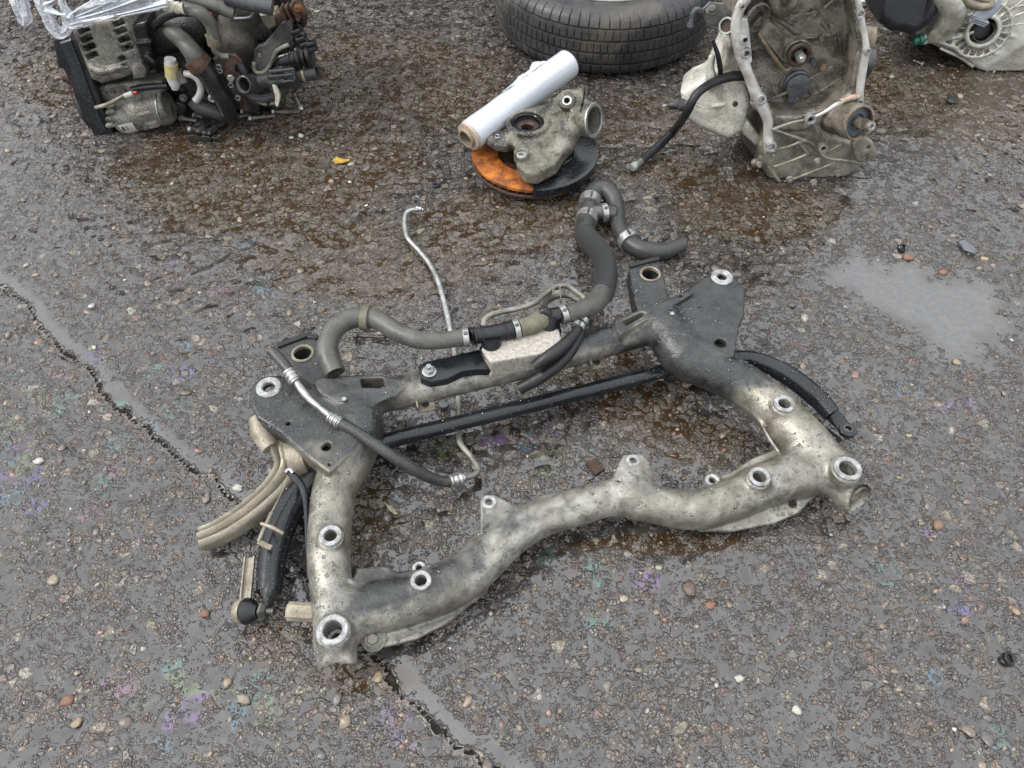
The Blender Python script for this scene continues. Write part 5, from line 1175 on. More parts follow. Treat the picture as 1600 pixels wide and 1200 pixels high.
# ------------------------------------------------------------------ second gearbox, top right corner
def build_gearbox2():
    G = mkG(2.28, .12); N_ = nrm(V(-.25, -1, .28)); GP = lambda L, d=0.0: np.array([G(x, y, d) for x, y in L])
    r = empty('gearbox', V(1.6, 2.4, 0), 'clean pale ribbed gearbox casting with black cover in the top right corner', 'gearbox')
    S = SDF((1.18, 2.10, .0), (1.98, 2.78, .55), .0040)
    S.prism(GP([(1440, 66), (1462, 74), (1500, 92), (1530, 108), (1545, 115), (1585, 110), (1625, 95), (1640, 20), (1620, -60), (1480, -60), (1466, -10), (1458, 40)], .01), N_, .30, .012, .012)
    S.path([G(1470, -15, -.02), G(1490, 5, -.02), G(1484, 30, -.01), G(1470, 45, .0)], [.04, .045, .04, .03], .02)
    S.path([G(1440, 62, .01), G(1460, 55, .0), G(1480, 50, .0)], [.016, .020, .022], .012)
    c = G(1534, 47, -.012)
    S.cyl(c - N_ * .01, N_, .050, .030, .003, .006); 
    S.torus(G(1534, 47, -.018), N_, .078, .005, .004)
    S.cyl(c, N_, .037, .06, 0, 0, cut=True)
    u, w_ = perp(N_)
    for k in range(22):
        a = k / 22 * 6.283; d = u * math.cos(a) + w_ * math.sin(a); q = G(1534, 47, -.018); S.path([q + d * .042, q + d * (.080 if d[2] < .2 else .12)], [.0035, .0035], .004)
    for L in ([(1464, 64), (1500, 78), (1532, 86)], [(1470, 76), (1500, 90), (1520, 104)], [(1560, 50), (1600, 62), (1630, 66)], [(1545, 80), (1580, 90), (1610, 88)], [(1476, 62), (1505, 56), (1520, 50)], [(1488, 30), (1520, 22), (1545, 14)], [(1556, 26), (1590, 10), (1620, 8)]): S.path(GP(L, -.012), .0048, .005)
    S.build('casing', M['clean_case'], r)
    m = MB(); q = G(1534, 47, .018); m.lathe(q, N_, [(.036, 0), (.036, .02), (.028, .024), (.022, .008), (.001, .008)], 32); m.build('bore_seal', M['plastic'], r)
    m = MB(); m.lathe(q + N_ * .022, N_, [(.029, 0), (.031, .002), (.029, .004), (.026, .002)], 32, close=True); m.build('seal_ring', M['steel_dark'], r)
    # bent pale bracket over the bore
    m = MB(); m.prism(GP([(1530, 12), (1552, 8), (1565, -6), (1566, 4), (1560, 18), (1548, 28), (1534, 34), (1520, 26)], -.07), nrm(V(-.2, -.9, .5)), .02, .004); m.build('grey_clip', M['clip'], r)
    for k in range(3):
        m = MB(); m.box(G(1532 - k * 3, 30 + k * 2.5, -.06 + k * .003), [V(.9, -.1, -.25), V(.1, 1, 0), UP], (.026, .010, .0022), .001); m.build('clip_leaf', M['clip'], r)
    m = MB(); m.tube([G(1500, -8, -.05), G(1520, 8, -.06), G(1545, 10, -.07), G(1546, 2, -.06), G(1522, -8, -.05)], [.012, .012, .010, .010, .012], 12); m.build('lever', M['cream'], r)
    for px, py in ((1548, 110), (1482, 6), (1600, 98), (1444, 62)):
        p = G(px, py, -.01); m = MB(); m.lathe(p - N_ * .006, N_, [(.013, 0), (.013, .010), (.007, .011), (.007, .004)], 20, close=False); m.build('bolt_boss', M['clean_case'], r)
    # big black cover
    S = SDF((1.10, 2.12, .06), (1.62, 2.80, .62), .0042)
    S.prism(GP([(1362, -80), (1364, 10), (1366, 26), (1374, 38), (1392, 50), (1412, 51), (1424, 55), (1440, 46), (1456, 34), (1466, 16), (1472, -10), (1470, -80)], -.03), N_, .22, .030, .01)
    S.build('black_cover', M['cover'], r)
    m = MB(); m.tube([G(1462, -30, -.045), G(1452, 6, -.045), G(1440, 32, -.04), G(1428, 48, -.035), G(1424, 60, -.02)], [.006, .006, .006, .006, .010], 10); m.build('cable', M['rubber'], r)
    m = MB(); a_, b_ = G(1443, 60, -.01), G(1425, 66, -.01); m.lathe(a_, b_ - a_, [(.015, 0), (.017, .004), (.017, .012), (.013, .015), (.013, .028), (.009, .032)], 16); m.build('green_plug', M['green'], r)
    m = MB(); m.lathe(G(1460, 55, -.012), N_, [(.020, 0), (.020, .012), (.014, .014)], 20); m.build('speed_sensor', M['cream'], r)
M['clean_case'] = mat('clean_cast_aluminium', (.72, .71, .64), (.45, .43, .37), .36, .35, 14, .0006, (.14, .12, .09), .4)
M['clip'] = mat('pale_blue_grey_plastic', (.42, .45, .50), (.34, .37, .41), .35, 0, 40, .0002)
M['cover'] = mat('matt_black_cover', (.020, .022, .026), (.010, .011, .014), .3, 0, 8, .0002, (.05, .05, .05), .3)
build_gearbox2()

# ------------------------------------------------------------------ engine lying at the top left, bolts and film round it
def build_engine():
    G = mkG(1.935, .06); N_ = nrm(V(.05, -1, .10)); GP = lambda L, d=0.0: np.array([G(x, y, d) for x, y in L])
    r = empty('engine', V(-.95, 2.1, 0), 'dismantled black engine with ribbed alternator and belt, wrapped at its top in torn film', 'engine')
    def tb(name, L, mt, n=14, parent=None, **k):
        m = MB(); a = [GR(G, x, y, d, w_) for x, y, d, w_ in L]; m.tube([q[0] for q in a], [q[1] for q in a], n, **k); return m.build(name, M[mt], parent or r)
    # block, dark mass behind everything
    S = SDF((-1.32, 1.82, .0), (-.50, 2.60, .58), .0055)
    S.prism(GP([(118, -60), (120, 60), (150, 140), (180, 196), (285, 186), (345, 186), (430, 170), (448, 140), (452, 60), (446, -60)], .12), nrm(V(0, -1, .2)), .20, .02, .01)
    S.prism(GP([(330, 50), (350, 30), (388, 34), (402, 70), (408, 118), (385, 128), (350, 120)], .05), N_, .10, .02, .02)
    S.path([G(230, 60, .09), G(300, 40, .09)], [.05, .05], .02)
    for L in ([(150, 150), (285, 140)], [(290, 150), (300, 185)], [(415, 30), (425, 100)], [(300, 20), (330, 120)]):
        S.path(GP(L, .105), .010, .01)
    for px, py, w_, l_ in [(245, 128, 26, .03), (285, 160, 22, .04), (275, 60, 30, .03), (322, 150, 22, .03), (410, 40, 30, .04), (436, 150, 24, .05), (395, 160, 26, .03), (300, 100, 30, .02), (225, 140, 20, .04), (370, 150, 20, .04), (345, 20, 30, .04)]:
        p, ro = GR(G, px, py, .10, w_); S.cyl(p, N_, ro, l_, .004, .008)
    S.build('engine_block', M['block'], r)
    S = SDF((-1.00, 1.90, .16), (-.56, 2.20, .50), .004)
    S.path([G(352, 60, .10), G(370, 36, .10), G(385, 10, .10)], [.05, .06, .06], .01); S.path([G(360, 110, .09), G(372, 60, .08)], [.045, .055], .01)
    S.build('oil_filter_housing', M['brown_case'], r)
    # belt drive at the left end
    m = MB(); out = [(83, 62), (100, 57), (120, 62), (136, 104), (152, 145), (166, 184), (177, 206), (166, 212), (150, 215), (136, 192), (120, 160), (108, 128), (98, 106), (90, 104)]
    m.prism(GP(out, -.012), nrm(V(.05, -1, .1)), .10, .003); m.build('belt_cover', M['belt'], r)
    m = MB(); m.prism(GP([(93, 66), (110, 61), (128, 106), (144, 148), (160, 192), (167, 206), (157, 211), (134, 166), (114, 122)], -.016), nrm(V(.05, -1, .1)), .06, .004); m.build('ribbed_belt', M['belt_face'], r)
    m = MB(); a_ = G(112, 120, .02); m.lathe(a_, nrm(V(-1, -.1, 0)), [(.022, -.01), (.022, .010), (.014, .014), (.014, .022)], 20); m.build('tensioner', M['rust_brown'], r)
    m = MB(); m.lathe(G(132, 168, .05), nrm(V(-1, -.25, -.05)), [(.058, -.02), (.058, .000), (.050, .006), (.02, .008)], 36); m.build('crank_pulley', M['belt'], r)
    m = MB(); m.lathe(G(104, 86, .05), nrm(V(-1, -.2, 0)), [(.042, -.02), (.042, .000), (.038, .004), (.02, .004)], 32); m.build('pulley', M['belt'], r)
    # alternator
    S = SDF((-1.24, 1.78, .12), (-.78, 2.08, .48), .0028)
    S.prism(GP([(112, 52), (124, 38), (160, 30), (196, 22), (206, 40), (216, 74), (226, 112), (206, 120), (158, 132), (146, 122), (136, 100), (122, 76)], -.01), N_, .12, .016, .01)
    S.path([G(126, 50, -.006), G(137, 88, -.010), G(148, 118, -.006)], [.010, .010, .010], .012)
    S.path([G(144, 106, -.02), G(160, 112, -.024), (G(190, 104, -.024))], [.008, .010, .006], .01)
    S.prism(GP([(206, 108), (220, 98), (230, 112), (226, 122), (208, 124)], -.02), N_, .03, .004, .006)
    ex = nrm(G(160, 40, 0) - G(140, 47, 0)); ez = nrm(np.cross(ex, N_)); ez = ez if ez[2] > 0 else -ez
    def vent(px, py, wx, wy, d=-.01): S.box(G(px, py, d), [ex, N_, ez], (wx, .030, wy), .001, 0, cut=True)
    for px, py in ((131, 47), (136, 60), (141, 73), (145, 86)): vent(px, py, .0155, .0066)
    for px, py in ((184, 38), (187, 50), (193, 63), (198, 76)): vent(px, py, .0165, .0066)
    for px, py in ((179, 28), (190, 92)): vent(px, py, .010, .006)
    for q in (104, 112): S.path([G(150, q + 4, -.025), G(200, q - 8, -.025)], [.0025, .0025], .003)
    S.build('alternator_case', M['alt'], r)
    m = MB(); m.cyl(G(128, 74, .055), G(168, 62, .055), .042, 24); m.build('winding', M['copper'], r)
    m = MB(); m.cyl(G(172, 66, .055), G(206, 58, .055), .042, 24); m.build('winding', M['hole'], r)
    S = SDF((-1.02, 1.80, .16), (-.74, 2.04, .44), .003)
    S.prism(GP([(200, 40), (228, 34), (234, 66), (240, 98), (226, 106), (214, 104), (210, 70)], .0), N_, .10, .008, .008)
    S.prism(GP([(212, 66), (236, 64), (237, 70), (213, 73)], -.008), N_, .02, .002, .002)
    S.path([G(230, 88, -.01), G(240, 97, -.012)], [.008, .007], .006)
    S.build('alternator_cover', M['plastic'], r)
    # compressor
    S = SDF((-1.20, 1.76, .0), (-.80, 2.06, .26), .0028)
    pa, ra = GR(G, 182, 184, .03, 52); pb, rb = GR(G, 268, 164, .03, 54); axc = nrm(pb - pa)
    S.cyl((pa + pb) / 2, axc, ra, np.linalg.norm(pb - pa) / 2 * .92, .014, .01)
    for t_, k in ((.10, 1.06), (.44, 1.05), (.50, 1.05), (.82, 1.04)): S.cyl(pa + (pb - pa) * t_, axc, ra * k, .006, .003, .003)
    for t_ in (.58, .72):
        for h_ in (-.022, .008): S.box(pa + (pb - pa) * t_ + V(0, -ra * .86, h_), [axc, V(0, 1, 0), np.cross(axc, V(0, 1, 0))], (.014, .008, .010), .003, .003)
    for py in (166, 176, 186, 196): S.path([G(169, py, -.01), G(176, py - 2, -.01)], [.008, .008], .006)
    S.prism(GP([(150, 138), (168, 132), (212, 128), (252, 128), (262, 142), (240, 152), (200, 158), (176, 172), (164, 160)], .015), N_, .06, .008, .01)
    S.build('compressor', M['alt'], r)
    m = MB(); pts_ = [pa + (pb - pa) * .86 + (V(0, 0, 1) * math.sin(t_) - V(0, 1, 0) * math.cos(t_)) * ra * 1.05 for t_ in np.linspace(-.6, 1.5, 12)]; strip(m, pts_, .004, .003, axc); m.build('clip_wire', M['zinc'], r)
    # label on the compressor
    lp = []; 
    for i in range(7):
        for j in range(5):
            t_ = .13 + .26 * i / 6; a_ = -.75 + .80 * j / 4
            lp.append(pa + (pb - pa) * t_ + (V(0, 0, 1) * math.sin(a_) - V(0, 1, 0) * math.cos(a_)) * (ra * 1.0 + .0022))
    fl_ = [(i * 5 + j, (i + 1) * 5 + j, (i + 1) * 5 + j + 1, i * 5 + j + 1) for i in range(6) for j in range(4)]
    lo = obj('barcode_label', np.array(lp), fl_, M['label'], r)
    uv = lo.data.uv_layers.new(name='uv')
    for pl_ in lo.data.polygons:
        for li in pl_.loop_indices:
            k = lo.data.loops[li].vertex_index; uv.data[li].uv = ((k // 5) / 6, (k % 5) / 4)
    for px, py, w_ in ((176, 142, 13), (194, 141, 8), (286, 155, 13), (163, 146, 10)):
        p, ro = GR(G, px, py, .012, w_); m = MB(); m.lathe(p - N_ * .01, N_, [(ro, 0), (ro, .006), (ro * .8, .008)], 18); nut(m, p - N_ * .002, N_, ro * .6, .006); m.build('bolt', M['alu_dark'], r)
    tb('cable_tie', [(150, 168, -.02, 6), (165, 164, -.03, 6), (180, 157, -.035, 6), (196, 148, -.03, 5)], 'cream')
    tb('connector_sleeve', [(196, 150, -.03, 9), (208, 146, -.03, 9)], 'pale_plastic', spline=False)
    tb('connector_tip', [(208, 146, -.03, 5), (214, 144, -.03, 5)], 'red', spline=False)
    tb('wiring_strip', [(205, 140, -.005, 9), (232, 136, -.008, 10), (262, 134, -.005, 9)], 'plastic')
    # yellow-topped pressure switch and pale pipe
    tb('switch_body', [(266, 92, -.02, 17), (267, 104, -.02, 20), (270, 122, -.02, 19), (273, 131, -.02, 17), (274, 139, -.02, 11)], 'white')
    tb('yellow_band', [(267, 99, -.0215, 20.5), (269, 120, -.0215, 20.5)], 'yellow', spline=False)
    m = MB(); m.box(G(283, 119, -.02), [ex, N_, ez], (.011, .012, .017), .003); m.build('pipe_block', M['alu'], r)
    tb('pale_pipe', [(288, 115, -.02, 10), (300, 117, -.02, 11), (310, 125, -.02, 11), (314, 138, -.02, 11), (311, 150, -.02, 11), (306, 157, -.02, 12)], 'alu_light')
    # big coolant hoses across the front
    tb('coolant_hose', [(262, 44, .03, 22), (272, 52, .0, 26), (288, 66, -.03, 27), (301, 82, -.05, 29), (309, 96, -.05, 32)], 'hose')
    tb('pipe_flange', [(302, 90, -.05, 37), (312, 100, -.05, 40), (319, 106, -.05, 38)], 'rust_dark')
    tb('black_hose', [(316, 104, -.05, 32), (328, 120, -.05, 31), (340, 140, -.05, 29), (350, 158, -.05, 28), (358, 178, -.04, 26), (364, 186, .0, 22)], 'plastic')
    tb('lower_hose', [(300, 156, -.005, 20), (312, 166, -.005, 22), (330, 173, -.005, 22), (352, 180, .0, 22)], 'hose_dark')
    tb('grey_hose', [(286, 10, -.04, 18), (300, 16, -.05, 20), (316, 22, -.06, 21), (328, 36, -.06, 20), (333, 50, -.06, 19), (334, 60, -.06, 19)], 'hose')
    tb('crimp', [(329, 52, -.06, 20), (333, 60, -.06, 21), (335, 70, -.06, 20)], 'cream', spline=False)
    tb('thin_pipe', [(334, 68, -.05, 9), (336, 80, -.045, 9), (346, 87, -.04, 8), (358, 88, -.04, 9)], 'alu')
    tb('bellows', [(252, 6, -.05, 15), (258, 8, -.05, 19), (263, 9, -.05, 15), (268, 10, -.05, 19), (273, 11, -.05, 15), (278, 12, -.05, 19), (283, 13, -.05, 15), (288, 13, -.05, 19)], 'cream_white', spline=False)
    tb('top_hose', [(296, -4, -.02, 20), (318, 4, -.02, 21), (345, 12, -.02, 21), (366, 20, -.02, 22)], 'hose')
    tb('top_hose', [(352, -6, -.02, 22), (380, 3, -.02, 23), (405, 8, -.02, 23), (426, 12, -.02, 24)], 'slate_hose')
    tb('corrugated_loom', [(240, 42, .02, 12), (255, 28, .0, 13), (275, 20, -.01, 13), (296, 20, -.01, 12)], 'plastic')
    tb('lower_pipe', [(372, 98, -.02, 12), (380, 112, -.02, 12), (384, 132, -.015, 12), (390, 148, -.01, 13), (410, 154, -.01, 13), (430, 148, -.01, 12)], 'slate_hose')
    tb('ignition_lead', [(360, 30, .02, 6), (390, 28, .01, 6), (398, 18, .01, 6)], 'slate')
    # brackets
    m = MB(); m.prism(GP([(353, 92), (356, 85), (368, 86), (378, 96), (377, 100), (368, 98), (366, 112), (374, 118), (375, 126), (356, 127), (350, 115)], -.045), N_, .010, .002); m.build('rusty_bracket', M['rust_brown'], r)
    m = MB(); nut(m, G(361, 121, -.055), N_, .010, .008); m.build('bolt', M['zinc'], r)
    m = MB(); m.prism(GP([(333, 92), (340, 90), (352, 115), (364, 135), (375, 150), (374, 157), (367, 156), (356, 138), (344, 118)], -.025), N_, .012, .002); m.build('bolted_rail', M['alu_dark'], r)
    for px, py in ((344, 110), (361, 132), (342, 104), (372, 152)): m = MB(); p = G(px, py, -.03); m.ring(p, N_, .008, .004, .006, 16); m.build('eyelet', M['zinc'], r)
    m = MB(); m.prism(GP([(313, 120), (320, 122), (342, 150), (341, 160), (333, 160), (322, 143)], -.02), N_, .012, .002); m.build('bolted_rail', M['cream_brown'], r)
    m = MB(); m.ring(G(332, 153, -.03), N_, .011, .005, .006, 18); m.build('eyelet', M['clean'], r)
    m = MB(); m.prism(GP([(398, 112), (396, 80), (404, 72), (412, 70), (430, 50), (440, 36), (455, 33), (460, 60), (446, 70), (432, 78), (424, 96), (414, 110), (404, 114)], -.02), N_, .016, .003); m.build('dark_bracket', M['dark_paint'], r)
    m = MB(); m.tube(GP([(397, 98), (398, 110), (406, 114), (416, 110), (424, 96), (432, 80), (446, 72), (452, 70)], -.03), .0055, 8); m.build('bracket_edge', M['olive_alu'], r)
    m = MB(); p = G(406, 86, -.026); nut(m, p, N_, .006, .005); m.build('bolt', M['cream_brown'], r)
    m = MB(); m.prism(GP([(404, 22), (430, 20), (434, 42), (420, 48), (410, 36)], .02), N_, .05, .006); m.build('grey_lug', M['olive_alu'], r)
    # rusty manifold end at the top right, stacked connectors below it
    S = SDF((-.72, 1.88, .26), (-.46, 2.14, .48), .0034)
    S.path([G(442, 26, .02), G(454, 20, .02), G(464, 16, .02)], [.022, .022, .016], .01); S.path([G(462, 0, .02), G(472, 18, .02), G(474, 38, .03)], [.010, .014, .009], .006)
    for q in (446, 454, 462): S.box(G(q, 22 - (q - 446) * .3, .0), [ex, N_, ez], (.003, .02, .022), .001, .002)
    S.build('rusty_manifold', M['rust_dark'], r)
    m = MB(); m.lathe(G(467, 13, -.03), N_, [(.012, 0), (.012, .006), (.007, .010)], 16); m.build('copper_bung', M['copper'], r)
    S = SDF((-.74, 1.82, .10), (-.42, 2.12, .42), .0028)
    S.path([G(425, 100, .01), G(445, 94, .0), G(468, 88, .0)], [.026, .028, .026], .006)
    for k, q in enumerate((460, 468, 476, 484)): S.cyl(G(q, 90 - k * 1.5, .0), nrm(V(1, 0, .12)), .030 + .004 * (k % 2), .005, .002, .003)
    S.path([G(462, 44, .01), G(468, 58, .0), G(473, 70, .0), G(478, 78, .0)], [.018, .020, .018, .016], .01)
    for px, py in ((463, 48), (470, 60), (476, 68), (486, 68), (489, 76)): S.box(G(px, py, -.015), [ex, N_, ez], (.012, .012, .006), .002, .003)
    S.build('black_valve', M['plastic'], r)
    S = SDF((-.80, 1.80, .04), (-.42, 2.08, .26), .0026)
    S.path([G(404, 127, -.03), G(418, 124, -.03), G(436, 120, -.03)], [.021, .021, .024], .006)
    S.prism(GP([(424, 108), (446, 98), (460, 100), (464, 136), (444, 140), (432, 138), (424, 134)], -.03), N_, .05, .008, .008)
    S.cyl(G(460, 118, -.01), nrm(V(1, 0, .05)), .034, .012, .003, .004)
    for q in (112, 120, 130): S.path([G(422, q, -.05), G(458, q - 4, -.05)], [.005, .005], .005)
    S.path([G(430, 138, -.03), G(438, 146, -.03)], [.014, .012], .01)
    S.cyl(G(390, 131, -.05), nrm(V(-.35, -.85, .40)), .0245, .028, .003, .008); S.cyl(G(390, 131, -.055), nrm(V(-.35, -.85, .40)), .0165, .05, 0, 0, cut=True)
    S.build('thermostat_housing', M['dark_plastic'], r)
    tb('green_clip', [(415, 124, -.03, 22), (419, 123, -.03, 22.5)], 'green', spline=False)
    tb('outlet_stub', [(462, 118, -.01, 23), (475, 116, -.01, 22), (492, 113, -.01, 21), (496, 112, -.01, 21)], 'hose_dark', hollow=.2)
    tb('outlet_band', [(474, 116, -.01, 25), (478, 115.6, -.01, 25)], 'cream_brown', spline=False)
    for px in (474, 487): m = MB(); p = G(px, 105, -.01); m.lathe(p, UP, [(.006, -.006), (.006, .004), (.003, .007)], 12); m.build('clip_screw', M['clean'], r)
    m = MB(); m.prism(GP([(424, 130), (430, 132), (434, 140), (438, 150), (437, 158), (434, 168), (430, 166), (429, 150)], -.055), N_, .008, .003); m.build('bone_coloured_tag', M['cream_white'], r)
    m = MB(); m.prism(GP([(312, 20), (330, 22), (333, 28), (326, 30)], .05), N_, .01, .002); m.build('red_tag', M['red'], r)
    # sump edge and small clutter low on the right
    for L, w_, mt in (([(392, 150), (402, 158), (416, 162), (432, 160)], 7, 'alu_brown2'), ([(340, 168), (345, 178)], 7, 'steel_dark'), ([(446, 150), (455, 160)], 6, 'steel_dark'), ([(410, 140), (418, 150), (420, 165)], 8, 'plastic'), ([(380, 150), (384, 170)], 14, 'rust_brown2')):
        tb('bracket_rod', [(x, y, .0, w_) for x, y in L], mt, 8)
M['block'] = mat('oily_black_engine_block', (.040, .038, .035), (.012, .011, .011), .32, .1, 20, .0012, (.20, .18, .15), .4)
M['alt'] = mat('grimy_grey_casting', (.32, .305, .26), (.075, .07, .058), .38, .3, 24, .0010, (.85, .83, .76), .45, c3=(.11, .10, .085))
M['brown_case'] = mat('brown_grey_housing', (.12, .11, .092), (.06, .054, .045), .45, .1, 16, .0006, (.30, .27, .22), .3)
M['belt'] = mat('black_belt_cover', (.024, .026, .029), (.012, .013, .015), .35, 0, 16, .0004, (.13, .13, .12), .25, c3=(.08, .045, .05))
M['belt_face'] = mat('rubber_belt', (.036, .041, .044), (.022, .026, .029), .35, 0, 10, .0003, (.16, .17, .17), .3)
M['copper'] = mat('copper_windings', (.34, .12, .05), (.06, .03, .02), .4, .4, 120, .001, (.02, .012, .01), .7)
M['red'] = mat('red_plastic', (.55, .05, .035), (.45, .04, .03), .4, 0, 50, 0)
M['cream_white'] = mat('yellowed_white_plastic', (.85, .80, .66), (.60, .54, .42), .4, 0, 40, .0006)
M['slate_hose'] = mat('slate_rubber', (.085, .09, .096), (.055, .058, .063), .38, 0, 18, .0003, (.2, .2, .2), .25)
M['dark_plastic'] = mat('wet_dark_plastic', (.038, .040, .043), (.018, .019, .020), .2, 0, 26, .0004, (.30, .30, .30), .3)
build_engine()

# torn stretch film pulled over the engine's top
def build_film():
    G = mkG(1.935, .06); g = np.random.default_rng(8)
    r = empty('torn_film', V(-1.15, 1.9, .25), 'torn white stretch film draped in strands over the top of the engine', 'plastic film')
    def ribbon(name, L, w0, fold=3, seed=1, mt='loose_film', th=.0022):
        a = [G(x, y, d) for x, y, d, w_ in L]; ws = [R_(q, l[3]) for q, l in zip(a, L)]
        pts_, e_ = catmull(np.array(a), np.array(ws)[:, None], 7); T = np.gradient(pts_, axis=0); gg = np.random.default_rng(seed); n = 24
        ph = gg.random(4) * 6; rings = []
        for i, (p, t_) in enumerate(zip(pts_, T)):
            t_ = nrm(t_); s_ = nrm(np.cross(t_, V(0, -1, .2))); q = np.cross(s_, t_); w_ = e_[i, 0]
            th_ = np.arange(n) / n * 2 * math.pi
            rad = 1 + .22 * np.sin(th_ * 5 + ph[0] + i * .15) + .16 * np.sin(th_ * 9 + ph[1] - i * .22)
            rings.append(p + (np.cos(th_) * rad * w_)[:, None] * s_ + (np.sin(th_) * rad * w_ * .45)[:, None] * q + gg.normal(0, .0006, (n, 3)))
        m = MB(); m.loft(rings); m.build(name, M[mt], r)
    ribbon('hanging_tail', [(28, -20, -.02, 20), (30, 5, -.02, 26), (36, 25, -.02, 22), (36, 40, -.02, 8)], 0, seed=2)
    ribbon('strand', [(58, -20, -.03, 14), (66, 10, -.03, 16), (76, 30, -.03, 17), (84, 45, -.03, 18), (95, 53, -.03, 15), (106, 44, -.03, 12), (106, 30, -.03, 10)], 0, seed=3)
    ribbon('strand', [(92, -15, -.04, 9), (100, 10, -.04, 11), (108, 24, -.04, 16), (118, 34, -.04, 13)], 0, seed=4)
    # fan of taut folds from the knot at (115, 30) to the upper right
    for k, (a, b, w_) in enumerate([((112, 36), (262, 8), 4), ((116, 34), (262, 2), 5), ((114, 30), (225, -6), 4), ((112, 28), (200, -14), 3), ((116, 37), (180, 24), 3), ((106, 24), (160, -14), 3), ((74, 13), (112, 26), 4), ((72, 16), (104, 22), 3), ((114, 33), (250, 14), 2.2), ((112, 30), (300, -8), 2.4), ((70, 6), (95, -10), 3)]):
        m = MB(); p0, p1 = G(*a, -.05), G(*b, -.07); mid = (p0 + p1) / 2 + V(0, 0, -.004); _, rr_ = C(a[0], a[1], .2, w_ * 2.2)
        m.tube([p0, mid, p1], [rr_ * 1.3, rr_ * .6, rr_ * 1.1], 8, 6, flat=[.5, .4, .5]); m.build('fold', M['film'], r)
    # crumpled gathers round the knot
    ribbon('gather', [(98, 30, -.045, 14), (112, 33, -.05, 22), (128, 30, -.052, 20), (146, 26, -.052, 14), (170, 20, -.055, 8)], 0, seed=6, mt='film_crumple')
    ribbon('gather', [(120, 22, -.045, 10), (150, 10, -.05, 14), (190, 2, -.055, 12), (230, -6, -.06, 8)], 0, seed=7)
    # thin sheets between folds
    P0 = [G(112, 37, -.048), G(180, 26, -.055), G(262, 9, -.065)]; P1 = [G(108, 24, -.045), G(170, 10, -.05), G(250, -10, -.06)]
    rows = []
    a_, _ = catmull(np.array(P0), np.zeros((3, 1)), 12); b_, _ = catmull(np.array(P1), np.zeros((3, 1)), 12)
    for p, q in zip(a_, b_): rows.append([p * (1 - t_) + q * t_ + V(0, -.003 * math.sin(t_ * 19), 0) + g.normal(0, .0008, 3) for t_ in np.linspace(0, 1, 12)])
    v = np.array(rows); ny, nx = v.shape[:2]; f = [(i * nx + j, i * nx + j + 1, i * nx + nx + j + 1, i * nx + nx + j) for i in range(ny - 1) for j in range(nx - 1)]
    obj('sheet', v.reshape(-1, 3), f, M['loose_film'], r)
M['film_crumple'] = loose_film(); M['film_crumple'].name = 'crumpled_film'
build_film()

# long bolts dropped along the engine's front edge
def bolt(a, b, label, k=1.0, z0=.008, z1=.008):
    A_, B_ = P(*a, z0), P(*b, z1); d = nrm(B_ - A_); r = empty('bolt', V(A_[0], A_[1], 0), label, 'bolt', 'long bolts lying along the front of the engine')
    m = MB(); L = np.linalg.norm(B_ - A_); m.lathe(A_, d, [(.0095 * k, .0), (.0095 * k, .0015), (.0088 * k, .0015), (.0080 * k, .008)], 6); m.lathe(A_ + d * -.001, d, [(.011 * k, .008), (.011 * k, .0095)], 16); m.build('head', M['zinc'], r)
    m = MB(); m.cyl(A_ + d * .008, B_, .0052 * k, 10, .0050 * k, .001); sh = m.build('shank', M['alu'], r)
    n = 9
    for i in range(1): 
        m = MB(); 
        for j in range(n): m.ring(B_ - d * (.003 + j * .0034), d, .0060 * k, .0046 * k, .0016, 10, .3)
        m.build('thread', M['steel_dark'], sh)
for args in [((281, 184), (322, 192), 'long bolt pointing out from under the compressor at its right end'),
             ((303, 180), (330, 186), 'short stubby bolt tucked behind the dark oily lump'),
             ((293, 202), (326, 194), 'bolt with flanged head lying left of the oily lump'),
             ((354, 186), (392, 179), 'bolt whose left end touches the right side of the oily lump'),
             ((378, 174), (405, 177), 'thin dark bolt under the black coolant hose end'),
             ((389, 185), (430, 181), 'pale bolt lying nearest the viewer in the right hand row', ),
             ((426, 174), (468, 175), 'bright bolt lying rightmost in the row below the thermostat'),
             ((461, 152), (471, 172), 'bolt propped upright against the engine at its lower right corner')]:
    bolt(*args) if args[2].find('upright') < 0 else bolt(args[1], args[0], args[2], 1.0, .006, .035)
def build_lump():
    r0 = P(320, 198, 0); S = SDF(r0 - V(.09, .08, -.0005), r0 + V(.09, .09, .06), .0025)
    for a, b, w_ in (((300, 218), (318, 222), .014), ((312, 206), (326, 194), .012), ((326, 186), (340, 178), .013), ((330, 206), (350, 188), .010), ((308, 196), (322, 188), .010), ((344, 196), (352, 192), .009)):
        S.path([P(*a, .010), P((a[0] + b[0]) / 2, (a[1] + b[1]) / 2 - 1, .014), P(*b, .011)], [w_, w_ * .9, w_], .008)
    g = np.random.default_rng(5)
    for k in range(30): S.cyl(P(300 + g.random() * 55, 184 + g.random() * 34, .012), g.normal(0, 1, 3), .006 + g.random() * .004, .004, .001, .003)
    v, f = S.mesh(); obj('oily_lump', v, f, M['block'], None, label='black oily lump of debris among the bolts in front of the engine', cat='debris')
build_lump()

